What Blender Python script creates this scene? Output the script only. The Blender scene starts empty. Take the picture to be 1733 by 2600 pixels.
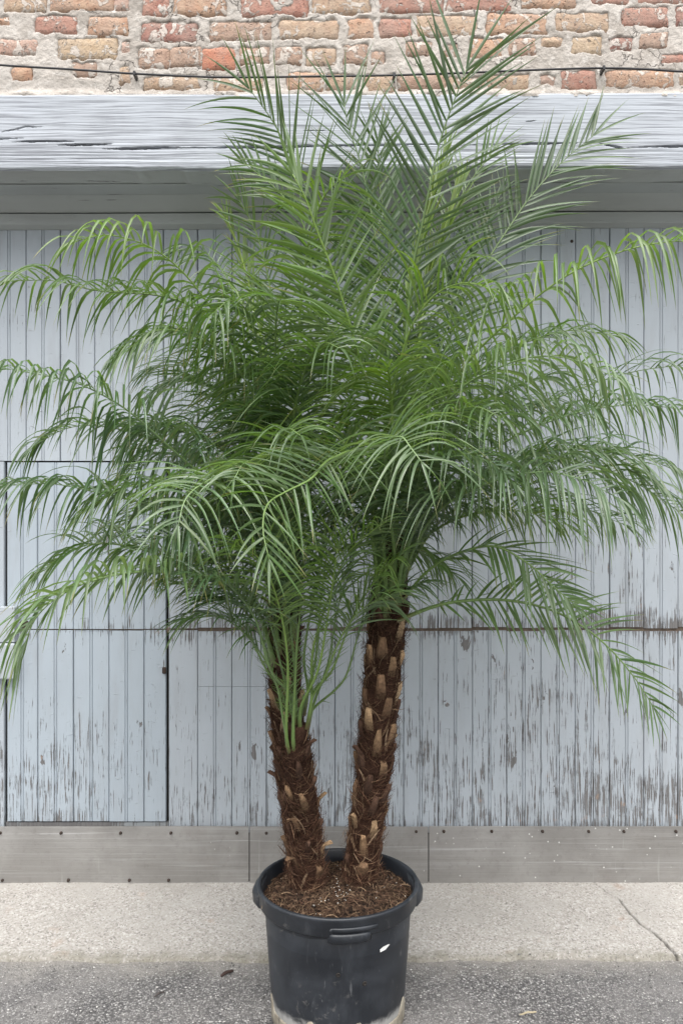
import bpy, math, random
import numpy as np

sc = bpy.context.scene
C = sc.collection
rnd = random.Random(7)
nr = np.random.default_rng(7)

# ---------------------------------------------------------------- camera
CAM_H = 1.40
FPX = 2100.0                      # focal length in photograph pixels (2600 high)
cam_d = bpy.data.cameras.new('camera')
cam_d.sensor_fit = 'VERTICAL'
cam_d.sensor_height = 36.0
cam_d.lens = 36.0 * FPX / 2600.0
cam_d.clip_start = 0.05
cam_d.clip_end = 500
cam = bpy.data.objects.new('camera', cam_d)
C.objects.link(cam)
cam.location = (0, 0, CAM_H)
cam.rotation_euler = (math.radians(90), 0, 0)
sc.camera = cam

# ---------------------------------------------------------------- sky, sun, exposure
SUN_EL, SUN_AZ = 66.0, 184.0      # bright cloud behind the camera
world = bpy.data.worlds.new('World')
sc.world = world
world.use_nodes = True
wn = world.node_tree
wn.nodes.clear()
w_out = wn.nodes.new('ShaderNodeOutputWorld')
w_bg = wn.nodes.new('ShaderNodeBackground')
w_sky = wn.nodes.new('ShaderNodeTexSky')
w_sky.sky_type = 'NISHITA'
w_sky.sun_disc = False
w_sky.sun_elevation = math.radians(SUN_EL)
w_sky.sun_rotation = math.radians(SUN_AZ)
w_sky.air_density = 1.0
w_sky.dust_density = 4.0
w_hs = wn.nodes.new('ShaderNodeHueSaturation')   # cloud cover: the sky is nearly grey
w_hs.inputs['Saturation'].default_value = 0.22
w_bg.inputs['Strength'].default_value = 0.12
wn.links.new(w_sky.outputs[0], w_hs.inputs['Color'])
wn.links.new(w_hs.outputs[0], w_bg.inputs['Color'])
wn.links.new(w_bg.outputs[0], w_out.inputs['Surface'])

sun_d = bpy.data.lights.new('sun', 'SUN')
sun_d.energy = 1.5
sun_d.angle = math.radians(80)
sun_d.color = (1.0, 0.97, 0.93)
sun = bpy.data.objects.new('sun', sun_d)
C.objects.link(sun)
# direction to the sun; sky rotation 0 = +Y, turning clockwise seen from above
sx = math.sin(math.radians(SUN_AZ)) * math.cos(math.radians(SUN_EL))
sy = math.cos(math.radians(SUN_AZ)) * math.cos(math.radians(SUN_EL))
sz = math.sin(math.radians(SUN_EL))
from mathutils import Vector
sun.rotation_euler = Vector((sx, sy, sz)).to_track_quat('Z', 'Y').to_euler()
sun.location = (sx * 20, sy * 20, sz * 20)

sc.view_settings.view_transform = 'Standard'
sc.view_settings.look = 'None'
sc.view_settings.gamma = 1.0
sc.view_settings.exposure = 1.24
sc.cycles.max_bounces = 6
sc.cycles.transparent_max_bounces = 4

# ---------------------------------------------------------------- helpers
def P(tx, ty, D):
    """photograph pixel (1733x2600) at distance D from the lens -> place in metres"""
    return np.array([(tx - 866.5) / FPX * D, D, CAM_H + (1300.0 - ty) / FPX * D])

def F(fx, fy, D):
    return P(fx * 1.1052, fy * 1.1052, D)

def mesh(name, verts, faces, mats, parent=None, smooth=False, mat_idx=None, cols=None):
    me = bpy.data.meshes.new(name)
    me.from_pydata([tuple(map(float, v)) for v in verts] if not isinstance(verts, np.ndarray) else verts.tolist(), [], faces if not isinstance(faces, np.ndarray) else faces.tolist())
    for m in (mats if isinstance(mats, (list, tuple)) else [mats]):
        me.materials.append(m)
    if smooth:
        me.polygons.foreach_set('use_smooth', [True] * len(me.polygons))
    if mat_idx is not None:
        me.polygons.foreach_set('material_index', mat_idx)
    if cols is not None:
        at = me.color_attributes.new('tint', 'FLOAT_COLOR', 'POINT')
        at.data.foreach_set('color', np.asarray(cols, dtype=np.float32).ravel())
    me.update()
    return link(name, me, parent)

def link(name, me, parent=None):
    o = bpy.data.objects.new(name, me)
    C.objects.link(o)
    if parent is not None:
        o.parent = parent
    return o

def empty(name, loc=(0, 0, 0)):
    o = bpy.data.objects.new(name, None)
    o.empty_display_size = 0.1
    C.objects.link(o)
    return o

def tag(o, label=None, cat=None, group=None, kind=None):
    if label: o['label'] = label
    if cat: o['category'] = cat
    if group: o['group'] = group
    if kind: o['kind'] = kind
    return o

BOXF = [(0, 1, 2, 3), (7, 6, 5, 4), (0, 4, 5, 1), (1, 5, 6, 2), (2, 6, 7, 3), (3, 7, 4, 0)]
def boxv(x0, x1, y0, y1, z0, z1):
    return [(x0, y0, z0), (x0, y0, z1), (x1, y0, z1), (x1, y0, z0), (x0, y1, z0), (x0, y1, z1), (x1, y1, z1), (x1, y1, z0)]

def bevel(o, w, seg=2):
    b = o.modifiers.new('bevel', 'BEVEL'); b.width = w; b.segments = seg; b.limit_method = 'ANGLE'
    return o

# numpy value noise
def _hash(ix, iy, iz, seed):
    h = (ix.astype(np.int64) * 374761393 + iy.astype(np.int64) * 668265263 + iz.astype(np.int64) * 2147483647 + seed * 1274126177) & 0xffffffff
    h = ((h ^ (h >> 13)) * 1274126177) & 0xffffffff
    h = ((h ^ (h >> 16)) * 2246822519) & 0xffffffff
    return ((h ^ (h >> 15)) & 0xffffff) / float(0xffffff)

def vnoise(x, y, z=None, seed=0):
    x = np.asarray(x, float); y = np.asarray(y, float)
    z = np.zeros_like(x) if z is None else np.asarray(z, float)
    ix, iy, iz = np.floor(x), np.floor(y), np.floor(z)
    fx, fy, fz = x - ix, y - iy, z - iz
    fx = fx * fx * (3 - 2 * fx); fy = fy * fy * (3 - 2 * fy); fz = fz * fz * (3 - 2 * fz)
    r = 0
    for a in (0, 1):
        for b in (0, 1):
            for c in (0, 1):
                r = r + _hash(ix + a, iy + b, iz + c, seed) * (fx if a else 1 - fx) * (fy if b else 1 - fy) * (fz if c else 1 - fz)
    return r * 2 - 1

def fbm(x, y, z=None, oct=4, seed=0):
    r, amp, f, tot = 0, 1.0, 1.0, 0
    for i in range(oct):
        r = r + amp * vnoise(np.asarray(x) * f, np.asarray(y) * f, None if z is None else np.asarray(z) * f, seed + i * 17)
        tot += amp; amp *= 0.5; f *= 2.03
    return r / tot

def sstep(a, b, x):
    t = np.clip((x - a) / (b - a), 0, 1)
    return t * t * (3 - 2 * t)

def grid_faces(nu, nv, off=0):
    i = np.arange(nu - 1)[:, None]; j = np.arange(nv - 1)[None, :]
    a = (i * nv + j + off)
    return np.stack([a, a + nv, a + nv + 1, a + 1], -1).reshape(-1, 4)

# ---------------------------------------------------------------- materials
class NT:
    def __init__(self, name):
        self.m = bpy.data.materials.new(name); self.m.use_nodes = True
        self.t = self.m.node_tree
        self.b = self.t.nodes['Principled BSDF']
        self.pos = None
    def n(self, kind, **kw):
        nd = self.t.nodes.new('ShaderNode' + kind)
        for k, v in kw.items(): setattr(nd, k, v)
        return nd
    def set(self, sock, v):
        if isinstance(v, bpy.types.NodeSocket): self.t.links.new(v, sock)
        else:
            if isinstance(v, (tuple, list)) and len(v) == 3 and sock.type == 'RGBA': v = (*v, 1)
            sock.default_value = v
    def world(self):
        if self.pos is None: self.pos = self.n('NewGeometry').outputs['Position']
        return self.pos
    def obj(self):
        return self.n('TexCoord').outputs['Object']
    def scale(self, vec, s, off=(0, 0, 0)):
        mp = self.n('Mapping'); self.set(mp.inputs['Vector'], vec)
        mp.inputs['Scale'].default_value = s; mp.inputs['Location'].default_value = off
        return mp.outputs[0]
    def noise(self, vec, sc=5, det=4, rough=0.55, dist=0, out='Fac'):
        nd = self.n('TexNoise'); self.set(nd.inputs['Vector'], vec)
        nd.inputs['Scale'].default_value = sc; nd.inputs['Detail'].default_value = det
        nd.inputs['Roughness'].default_value = rough; nd.inputs['Distortion'].default_value = dist
        return nd.outputs[0] if out == 'Fac' else nd.outputs[1]
    def voro(self, vec, sc=5, out='Distance', feature='F1', rnd_=1.0):
        nd = self.n('TexVoronoi', feature=feature); self.set(nd.inputs['Vector'], vec)
        nd.inputs['Scale'].default_value = sc
        nd.inputs['Randomness'].default_value = rnd_
        return nd.outputs[out]
    def ramp(self, fac, stops, interp='LINEAR'):
        nd = self.n('ValToRGB'); self.set(nd.inputs[0], fac)
        cr = nd.color_ramp; cr.interpolation = interp
        while len(cr.elements) > 1: cr.elements.remove(cr.elements[-1])
        for i, (p, c) in enumerate(stops):
            e = cr.elements[0] if i == 0 else cr.elements.new(p)
            e.position = p
            if not isinstance(c, (tuple, list)): c = (c, c, c)
            e.color = (*c, 1)
        return nd.outputs[0]
    def mix(self, f, a, b, blend='MIX'):
        nd = self.n('MixRGB', blend_type=blend)
        self.set(nd.inputs[0], f); self.set(nd.inputs[1], a); self.set(nd.inputs[2], b)
        return nd.outputs[0]
    def math(self, op, a, b=0.0, clamp=False):
        nd = self.n('Math', operation=op, use_clamp=clamp)
        self.set(nd.inputs[0], a); self.set(nd.inputs[1], b)
        return nd.outputs[0]
    def rng(self, v, a, b, c=0.0, d=1.0, smooth=True):
        nd = self.n('MapRange', interpolation_type='SMOOTHSTEP' if smooth else 'LINEAR')
        self.set(nd.inputs[0], v); nd.inputs[1].default_value = a; nd.inputs[2].default_value = b
        nd.inputs[3].default_value = c; nd.inputs[4].default_value = d
        return nd.outputs[0]
    def sep(self, v):
        nd = self.n('SeparateXYZ'); self.set(nd.inputs[0], v); return nd.outputs
    def bump(self, h, strength=0.5, dist=0.01, prev=None):
        nd = self.n('Bump'); self.set(nd.inputs['Height'], h)
        nd.inputs['Strength'].default_value = strength; nd.inputs['Distance'].default_value = dist
        if prev is not None: self.set(nd.inputs['Normal'], prev)
        return nd.outputs[0]
    def done(self, col, rough=0.8, bump=None, spec=0.4, metal=0.0):
        self.set(self.b.inputs['Base Color'], col); self.set(self.b.inputs['Roughness'], rough)
        self.set(self.b.inputs['Specular IOR Level'], spec); self.set(self.b.inputs['Metallic'], metal)
        if bump is not None: self.set(self.b.inputs['Normal'], bump)
        return self.m

def mat_paint(name, base, grain='z', wear=1.0, tone=1.0, woodtint=(0.155, 0.150, 0.148)):
    """old peeling paint over grey wood; streaks run along the grain"""
    t = NT(name); w = t.world()
    xyz = t.sep(w)
    if grain == 'z':
        st = t.scale(w, (230, 230, 9)); st2 = t.scale(w, (190, 190, 9)); fl = t.scale(w, (28, 28, 95))
    else:
        st = t.scale(w, (3.0, 60, 75)); st2 = t.scale(w, (8, 150, 210)); fl = t.scale(w, (14, 60, 60))
    streak = t.noise(st, 1, 5, 0.62, 0.4)
    fine = t.noise(st2, 1, 3, 0.6)
    patch = t.noise(w, 3.2, 3, 0.6)
    blot = t.noise(w, 16, 5, 0.65, 0.3)
    if grain == 'z':
        low = t.rng(xyz[2], 0.25, 1.05, 1.0, 0.0)
        brk = t.math('ABSOLUTE', t.math('SUBTRACT', xyz[2], 0.985))
        brk = t.rng(brk, 0.0, 0.09, 1.0, 0.0)
        right = t.rng(xyz[0], -0.5, 0.9, 0.0, 1.0)
        amt = t.math('ADD', t.math('MULTIPLY', low, 0.088), t.math('MULTIPLY', brk, 0.13))
        amt = t.math('ADD', amt, t.math('MULTIPLY', t.math('MULTIPLY', right, t.rng(xyz[2], 1.3, 1.75, 1, 0)), 0.03))
        amt = t.math('ADD', amt, t.math('MULTIPLY', t.math('SUBTRACT', patch, 0.5), 0.31))
        amt = t.math('MULTIPLY', amt, wear)
    else:
        amt = t.math('MULTIPLY', t.math('SUBTRACT', patch, 0.42), 0.25 * wear)
    s = t.math('ADD', t.math('ADD', t.math('MULTIPLY', streak, 0.75), t.math('MULTIPLY', blot, 0.25)), amt)
    peel = t.rng(s, 0.635, 0.672)
    if grain == 'z':
        bl = t.noise(t.scale(w, (17, 17, 6)), 1, 5, 0.62, 0.4)
        zone = t.math('MULTIPLY', t.rng(xyz[2], 1.25, 1.6, 1, 0), t.rng(xyz[0], -0.6, 0.5, 0.35, 1.0))
        peel2 = t.math('MULTIPLY', t.rng(t.math('ADD', bl, t.math('MULTIPLY', zone, 0.035 * wear)), 0.685, 0.70), t.rng(xyz[2], 1.4, 1.7, 1, 0))
        peel = t.math('MAXIMUM', peel, peel2)
    # little curled flakes lying across the grain
    flake = t.noise(fl, 1, 2, 0.5, 0.5)
    fpatch = t.rng(t.noise(w, 2.1, 2), 0.47, 0.62)
    flk = t.math('MULTIPLY', t.rng(flake, 0.70, 0.735), fpatch)
    col = t.mix(t.rng(t.noise(w, 1.7, 4), 0.3, 0.75, 0, 1), tuple(c * 0.93 for c in base), tuple(min(1, c * 1.05) for c in base))
    grime = t.rng(t.noise(t.scale(w, (14, 14, 2.5)) if grain == 'z' else t.scale(w, (2, 10, 14)), 1, 5, 0.65), 0.45, 0.78, 0, 0.36)
    col = t.mix(grime, col, (0.26, 0.26, 0.265))
    wood = t.mix(fine, tuple(c * 0.55 for c in woodtint), tuple(c * 1.5 for c in woodtint))
    tan = t.rng(t.noise(w, 19, 3), 0.62, 0.70, 0, 0.8)
    wood = t.mix(tan, wood, (0.30, 0.22, 0.17))
    col = t.mix(peel, col, wood)
    col = t.mix(t.math('MULTIPLY', flk, 0.55), col, (0.27, 0.28, 0.29))
    h = t.math('SUBTRACT', t.math('MULTIPLY', fine, 0.14), t.math('MULTIPLY', peel, 0.7))
    h = t.math('ADD', h, t.math('MULTIPLY', t.rng(flake, 0.66, 0.74), 0.6))
    bp = t.bump(h, 0.75, 0.0022)
    return t.done(col, t.mix(peel, (0.62,) * 3, (0.9,) * 3), bp, 0.35)

def mat_beam():
    t = NT('weathered white paint on beam'); w = t.world()
    wv = t.n('VectorMath', operation='ADD'); t.set(wv.inputs[0], w); t.set(wv.inputs[1], t.scale(t.noise(t.scale(w, (2.2, 2, 5)), 1, 2, out='Color'), (0, 0, 0.03)))
    w2 = wv.outputs[0]
    g = t.noise(t.scale(w2, (1.3, 30, 125)), 1, 5, 0.7, 0.1)
    g2 = t.noise(t.scale(w2, (4.5, 60, 330)), 1, 3, 0.65, 0.1)
    pt = t.noise(w, 4.5, 4, 0.6)
    worn = t.rng(t.math('ADD', t.math('ADD', t.math('MULTIPLY', g, 0.6), t.math('MULTIPLY', g2, 0.4)), t.math('MULTIPLY', t.math('SUBTRACT', pt, 0.5), 0.22)), 0.46, 0.58)
    col = t.mix(t.rng(pt, 0.3, 0.7), (0.435, 0.465, 0.505), (0.505, 0.535, 0.575))
    wood = t.mix(g2, (0.11, 0.115, 0.13), (0.30, 0.315, 0.345))
    col = t.mix(t.math('MULTIPLY', worn, 0.85), col, wood)
    at = t.n('VertexColor', layer_name='tint').outputs[0]      # bare dark wood inside the splits
    col = t.mix(at, col, (0.022, 0.021, 0.021))
    bp = t.bump(t.math('ADD', g2, t.math('MULTIPLY', g, 0.6)), 0.6, 0.002)
    return t.done(col, 0.8, bp, 0.25)

def mat_brick(name, a, b, lime=0.5):
    t = NT(name); w = t.world()
    n1 = t.noise(w, 32, 5, 0.68, 0.4); n2 = t.noise(w, 130, 4, 0.7); n3 = t.noise(w, 11, 4, 0.6)
    col = t.mix(t.rng(n1, 0.32, 0.66), a, b)
    col = t.mix(t.rng(n3, 0.40, 0.70, 0, 0.55), col, tuple(c * 0.62 for c in a))
    col = t.mix(t.rng(n2, 0.56, 0.66, 0, 0.7), col, (0.10, 0.06, 0.045))
    pit = t.noise(w, 62, 3, 0.6)
    col = t.mix(t.rng(pit, 0.66, 0.70, 0, 0.85), col, (0.05, 0.035, 0.03))
    col = t.mix(t.rng(n2, 0.38, 0.28, 0, 0.45), col, (0.70, 0.52, 0.40))
    lm = t.noise(w, 27, 6, 0.62, 0.9)
    limec = t.rng(lm, 0.61 - 0.13 * lime, 0.65 - 0.13 * lime)
    col = t.mix(t.math('MULTIPLY', limec, 0.85), col, (0.62, 0.58, 0.53))
    col = t.mix(t.rng(n3, 0.3, 0.7, 0.16, 0.40), col, (0.56, 0.47, 0.40))     # lime bloom
    h = t.math('ADD', t.math('MULTIPLY', n2, 0.9), t.math('ADD', n1, t.math('MULTIPLY', limec, 0.5)))
    h = t.math('SUBTRACT', h, t.rng(pit, 0.60, 0.72, 0, 1.2))
    return t.done(col, 0.92, t.bump(h, 1.0, 0.005), 0.2)

def mat_mortar():
    t = NT('lime mortar'); w = t.world()
    n1 = t.noise(w, 9, 5, 0.65); n2 = t.noise(w, 85, 5, 0.7); n3 = t.noise(w, 28, 5, 0.6, 0.8)
    col = t.mix(t.rng(n1, 0.35, 0.65), (0.40, 0.362, 0.322), (0.54, 0.50, 0.455))
    col = t.mix(t.rng(n3, 0.55, 0.62, 0, 0.7), col, (0.62, 0.585, 0.54))
    col = t.mix(t.rng(n2, 0.62, 0.75, 0, 0.5), col, (0.22, 0.20, 0.18))
    crack = t.voro(t.mix(0.07, w, t.noise(w, 20, 3, out='Color')), 17, 'Distance', 'DISTANCE_TO_EDGE')
    cm = t.math('MULTIPLY', t.rng(crack, 0.0, 0.028, 1, 0), t.rng(t.noise(w, 6, 2), 0.5, 0.6))
    col = t.mix(t.math('MULTIPLY', cm, 0.7), col, (0.12, 0.10, 0.09))
    h = t.math('SUBTRACT', t.math('ADD', n2, t.math('MULTIPLY', n3, 0.8)), t.math('MULTIPLY', cm, 1.2))
    return t.done(col, 0.95, t.bump(h, 1.0, 0.006), 0.15)

def mat_metal():
    t = NT('galvanised sheet, dulled'); w = t.world()
    br = t.noise(t.scale(w, (1.2, 10, 160)), 1, 4, 0.6)
    cl = t.noise(w, 3.0, 5, 0.6, 0.4)
    drip = t.noise(t.scale(w, (60, 60, 3)), 1, 3, 0.6)
    col = t.mix(t.rng(cl, 0.3, 0.7), (0.30, 0.29, 0.275), (0.42, 0.41, 0.395))
    col = t.mix(t.rng(br, 0.55, 0.75, 0, 0.35), col, (0.52, 0.52, 0.52))
    col = t.mix(t.rng(br, 0.42, 0.25, 0, 0.2), col, (0.18, 0.17, 0.16))
    col = t.mix(t.rng(drip, 0.66, 0.74, 0, 0.4), col, (0.50, 0.50, 0.49))
    scr = t.noise(t.scale(w, (1.6, 5, 62)), 1, 3, 0.6, 0.3)
    col = t.mix(t.rng(scr, 0.63, 0.72, 0, 0.6), col, (0.60, 0.60, 0.60))
    col = t.mix(t.rng(t.noise(w, 45, 5, 0.7), 0.5, 0.75, 0, 0.25), col, (0.16, 0.145, 0.13))
    rust = t.rng(t.noise(w, 5, 4), 0.58, 0.78, 0, 0.28)
    col = t.mix(rust, col, (0.26, 0.21, 0.17))
    # white paint spatter, mostly on the right
    x = t.sep(w)[0]
    sp = t.voro(w, 38, 'Distance')
    spk = t.math('MULTIPLY', t.rng(sp, 0.09, 0.12, 1, 0), t.rng(t.math('ADD', t.noise(w, 4, 2), t.math('MULTIPLY', x, 0.18)), 0.52, 0.60))
    col = t.mix(spk, col, (0.78, 0.78, 0.76))
    rough = t.rng(br, 0.3, 0.8, 0.36, 0.6)
    return t.done(col, rough, t.bump(t.math('ADD', br, t.math('MULTIPLY', t.noise(w, 6, 2), 2.0)), 0.22, 0.004), 0.5, 0.55)

def mat_concrete():
    t = NT('worn concrete with exposed aggregate'); w = t.world()
    fine = t.voro(w, 190, 'Color'); fsep = t.n('SeparateColor'); t.set(fsep.inputs[0], fine)
    big = t.noise(w, 3.5, 4, 0.6)
    col = t.mix(t.rng(big, 0.3, 0.7), (0.335, 0.318, 0.292), (0.40, 0.383, 0.358))
    expo = t.rng(t.math('ADD', t.noise(w, 6, 4, 0.6), t.rng(t.sep(w)[1], 2.55, 2.95, 0.20, 0.0, False)), 0.30, 0.66)
    agg = t.ramp(fsep.outputs[0], [(0, (0.10, 0.09, 0.085)), (0.10, (0.23, 0.205, 0.185)), (0.35, (0.35, 0.325, 0.295)), (0.8, (0.42, 0.40, 0.37)), (1.0, (0.60, 0.58, 0.56))])
    col = t.mix(t.math('MULTIPLY', expo, 0.58), col, agg)
    dark = t.voro(t.scale(w, (1, 1, 1), (3.1, 1.7, 0.3)), 55, 'Distance')
    col = t.mix(t.rng(dark, 0.10, 0.15, 0.65, 0), col, (0.09, 0.08, 0.075))
    # moss and dirt in the front edge
    y = t.sep(w)[1]
    mossn = t.math('ADD', t.rng(y, 2.55, 2.665, 0.42, 0.0, False), t.math('MULTIPLY', t.noise(w, 19, 5, 0.7), 0.55))
    col = t.mix(t.rng(mossn, 0.40, 0.72, 0, 0.75), col, (0.165, 0.155, 0.115))
    rusty = t.rng(t.noise(w, 9, 3), 0.62, 0.74, 0, 0.3)
    col = t.mix(rusty, col, (0.36, 0.24, 0.17))
    col = t.mix(t.math('MULTIPLY', t.n('VertexColor', layer_name='tint').outputs[0], 0.85), col, (0.06, 0.055, 0.05))   # dirt in the crack
    h = t.math('ADD', fsep.outputs[1], t.noise(w, 40, 3))
    return t.done(col, 0.92, t.bump(h, 0.5, 0.0025), 0.25)

def mat_asphalt():
    t = NT('coarse asphalt'); w = t.world()
    nw = t.mix(0.004, w, t.noise(w, 200, 2, out='Color'))
    cell = t.voro(nw, 165, 'Color'); d = t.voro(nw, 165, 'Distance')
    s = t.n('SeparateColor'); t.set(s.inputs[0], cell)
    col = t.ramp(s.outputs[0], [(0, (0.09, 0.088, 0.09)), (0.35, (0.22, 0.213, 0.21)), (0.75, (0.33, 0.32, 0.312)), (0.95, (0.46, 0.45, 0.435)), (1.0, (0.74, 0.72, 0.70))])
    col = t.mix(t.rng(d, 0.35, 0.62, 0, 0.75), col, (0.045, 0.043, 0.043))
    big = t.noise(w, 2.6, 4, 0.6)
    col = t.mix(t.rng(big, 0.38, 0.68, 0, 0.45), col, (0.33, 0.315, 0.30))
    dmp = t.rng(t.noise(w, 1.4, 3), 0.45, 0.7, 0, 0.3)
    col = t.mix(dmp, col, (0.12, 0.118, 0.12))
    dust = t.math('ADD', t.rng(t.sep(w)[1], 2.35, 2.60, 0.0, 0.42, False), t.math('MULTIPLY', t.noise(w, 7, 5, 0.65), 0.5))
    col = t.mix(t.rng(dust, 0.42, 0.72, 0, 0.7), col, (0.34, 0.32, 0.29))
    h = t.math('ADD', t.rng(d, 0, 0.6, 1, 0), t.math('MULTIPLY', s.outputs[1], 0.8))
    return t.done(col, 0.88, t.bump(h, 0.9, 0.004), 0.35)

def mat_simple(name, col, rough=0.6, spec=0.4, var=0.25, sc_=30, bump=0.3, metal=0.0):
    t = NT(name); w = t.world()
    n = t.noise(w, sc_, 4, 0.6)
    c = t.mix(n, tuple(x * (1 - var) for x in col), tuple(min(1, x * (1 + var)) for x in col))
    return t.done(c, rough, t.bump(n, bump, 0.003), spec, metal)

def mat_leaf():
    t = NT('palm leaflet'); 
    at = t.n('VertexColor', layer_name='tint').outputs[0]
    w = t.world()
    nn = t.noise(w, 60, 3)
    col = t.mix(t.math('MULTIPLY', nn, 0.35), at, tuple((0.05, 0.09, 0.03)))
    bk = t.n('NewGeometry').outputs['Backfacing']
    col = t.mix(t.math('MULTIPLY', bk, 0.35), col, (0.14, 0.20, 0.12))
    t.done(col, 0.31, None, 0.65)
    t.b.inputs['Coat Weight'].default_value = 0.25
    t.b.inputs['Coat Roughness'].default_value = 0.26
    tr = t.n('BsdfTranslucent')
    tc = t.mix(1.0, col, (1.5, 1.6, 0.55), 'MULTIPLY')
    t.set(tr.inputs['Color'], tc)
    ms = t.n('MixShader'); ms.inputs[0].default_value = 0.40
    out = t.t.nodes['Material Output']
    t.t.links.new(t.b.outputs[0], ms.inputs[1]); t.t.links.new(tr.outputs[0], ms.inputs[2])
    t.t.links.new(ms.outputs[0], out.inputs['Surface'])
    return t.m

def mat_tint(name, rough=0.6, spec=0.4, sc_=60, bump=0.4, var=0.5):
    t = NT(name); w = t.world()
    at = t.n('VertexColor', layer_name='tint').outputs[0]
    n = t.noise(w, sc_, 4, 0.65)
    c = t.mix(1.0, at, t.ramp(n, [(0.25, 1 - var), (0.75, 1 + var * 0.6)]), 'MULTIPLY')
    return t.done(c, rough, t.bump(n, bump, 0.003), spec)

def mat_pot():
    t = NT('scuffed black nursery plastic'); w = t.world()
    z = t.sep(w)[2]
    n = t.noise(w, 7, 4, 0.6, 0.5); s = t.noise(t.scale(w, (40, 40, 9)), 1, 4, 0.65, 0.8)
    col = t.mix(t.rng(n, 0.35, 0.7), (0.012, 0.0145, 0.019), (0.034, 0.039, 0.047))
    col = t.mix(t.rng(s, 0.60, 0.80, 0, 0.5), col, (0.10, 0.105, 0.115))
    dust = t.math('ADD', t.rng(z, 0.036, 0.10, 0.80, 0.0), t.math('MULTIPLY', t.math('SUBTRACT', t.noise(w, 30, 5, 0.7, 0.5), 0.5), 0.9))
    col = t.mix(t.rng(dust, 0.25, 0.75, 0, 0.8), col, (0.50, 0.495, 0.475))
    sp = t.noise(w, 48, 5, 0.7, 0.5)
    col = t.mix(t.math('MULTIPLY', t.rng(sp, 0.57, 0.70, 0, 0.4), t.rng(t.noise(w, 5, 2), 0.45, 0.6)), col, (0.20, 0.19, 0.175))
    sc1 = t.noise(t.scale(w, (150, 30, 22)), 1, 3, 0.6, 0.6)
    col = t.mix(t.math('MULTIPLY', t.rng(sc1, 0.62, 0.70, 0, 0.45), t.rng(t.noise(w, 9, 2), 0.50, 0.58)), col, (0.16, 0.165, 0.17))
    return t.done(col, t.rng(n, 0.3, 0.7, 0.36, 0.52), t.bump(s, 0.12, 0.002), 0.5)

def mat_soil():
    t = NT('bark and root potting soil'); w = t.world()
    c = t.voro(w, 120, 'Color'); s = t.n('SeparateColor'); t.set(s.inputs[0], c)
    col = t.ramp(s.outputs[0], [(0, (0.012, 0.008, 0.006)), (0.5, (0.04, 0.024, 0.016)), (0.9, (0.10, 0.06, 0.038)), (1, (0.20, 0.13, 0.085))])
    return t.done(col, 0.95, t.bump(s.outputs[1], 1.0, 0.006), 0.2)

M_door = mat_paint('peeling blue-grey door paint', (0.398, 0.437, 0.474))
M_wick = mat_paint('peeling blue-grey hatch paint', (0.378, 0.43, 0.476), wear=0.8)
M_trim = mat_paint('grey-green head trim paint', (0.40, 0.425, 0.42), grain='x', wear=0.4)
M_block = mat_paint('thick blue-grey block paint', (0.40, 0.435, 0.465), wear=0.1)
M_beam = mat_beam()
M_mortar = mat_mortar()
M_metal = mat_metal()
M_conc = mat_concrete()
M_asph = mat_asphalt()
M_leaf = mat_leaf()
M_rachis = mat_tint('green palm stalk', 0.42, 0.5, 90, 0.15, 0.25)
M_fibre = mat_tint('palm trunk fibre', 0.9, 0.15, 200, 0.6, 0.5)
M_trunk = mat_simple('dark fibrous palm bark', (0.050, 0.026, 0.017), 0.95, 0.15, 0.6, 160, 1.0)
M_stub = mat_tint('cut leaf base', 0.85, 0.2, 120, 0.6, 0.5)
M_pot = mat_pot()
M_soil = mat_soil()
def mat_foot():
    t = NT('dried pale mud on plastic'); w = t.world()
    n = t.noise(w, 22, 6, 0.7, 0.6); m = t.noise(t.scale(w, (30, 30, 8)), 1, 4, 0.6)
    col = t.mix(t.rng(n, 0.35, 0.65), (0.20, 0.175, 0.135), (0.34, 0.31, 0.25))
    col = t.mix(t.rng(m, 0.55, 0.70, 0, 0.8), col, (0.07, 0.065, 0.06))
    return t.done(col, 0.88, t.bump(n, 0.4, 0.003), 0.3)
M_dusty = mat_foot()
M_white = mat_simple('white sticker paper', (0.80, 0.80, 0.78), 0.6, 0.3, 0.03, 40, 0.05)
M_dark = mat_simple('old dark wood behind', (0.035, 0.032, 0.03), 0.95, 0.1, 0.4, 40, 0.5)
M_cable = mat_simple('black cable rubber', (0.018, 0.018, 0.02), 0.45, 0.5, 0.3, 80, 0.1)
M_screw = mat_simple('rusty screw', (0.05, 0.035, 0.028), 0.7, 0.4, 0.5, 200, 0.4, 0.3)
M_inner = mat_simple('unlit building core', (0.2, 0.19, 0.18), 0.95, 0.1, 0.2, 5, 0.1)
M_perl = mat_simple('perlite', (0.75, 0.72, 0.66), 0.9, 0.2, 0.15, 90, 0.3)
M_pebb = mat_tint('asphalt grit', 0.85, 0.3, 150, 0.4, 0.4)
BR = {
    'r': mat_brick('brick dusty red', (0.33, 0.125, 0.09), (0.44, 0.22, 0.165), 0.4),
    'o': mat_brick('brick orange', (0.43, 0.225, 0.135), (0.53, 0.35, 0.235), 0.4),
    't': mat_brick('brick tan', (0.40, 0.255, 0.165), (0.52, 0.39, 0.27), 0.5),
    'y': mat_brick('brick yellow', (0.44, 0.31, 0.18), (0.54, 0.42, 0.29), 0.4),
    'b': mat_brick('brick brown', (0.29, 0.17, 0.12), (0.44, 0.29, 0.21), 0.6),
    'd': mat_brick('brick dark red', (0.23, 0.08, 0.065), (0.36, 0.16, 0.125), 0.6),
    'p': mat_brick('brick pinkish', (0.45, 0.26, 0.20), (0.54, 0.37, 0.30), 0.7),
    'v': mat_brick('brick vivid orange red', (0.43, 0.115, 0.055), (0.50, 0.18, 0.09), -0.1),
}

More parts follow.
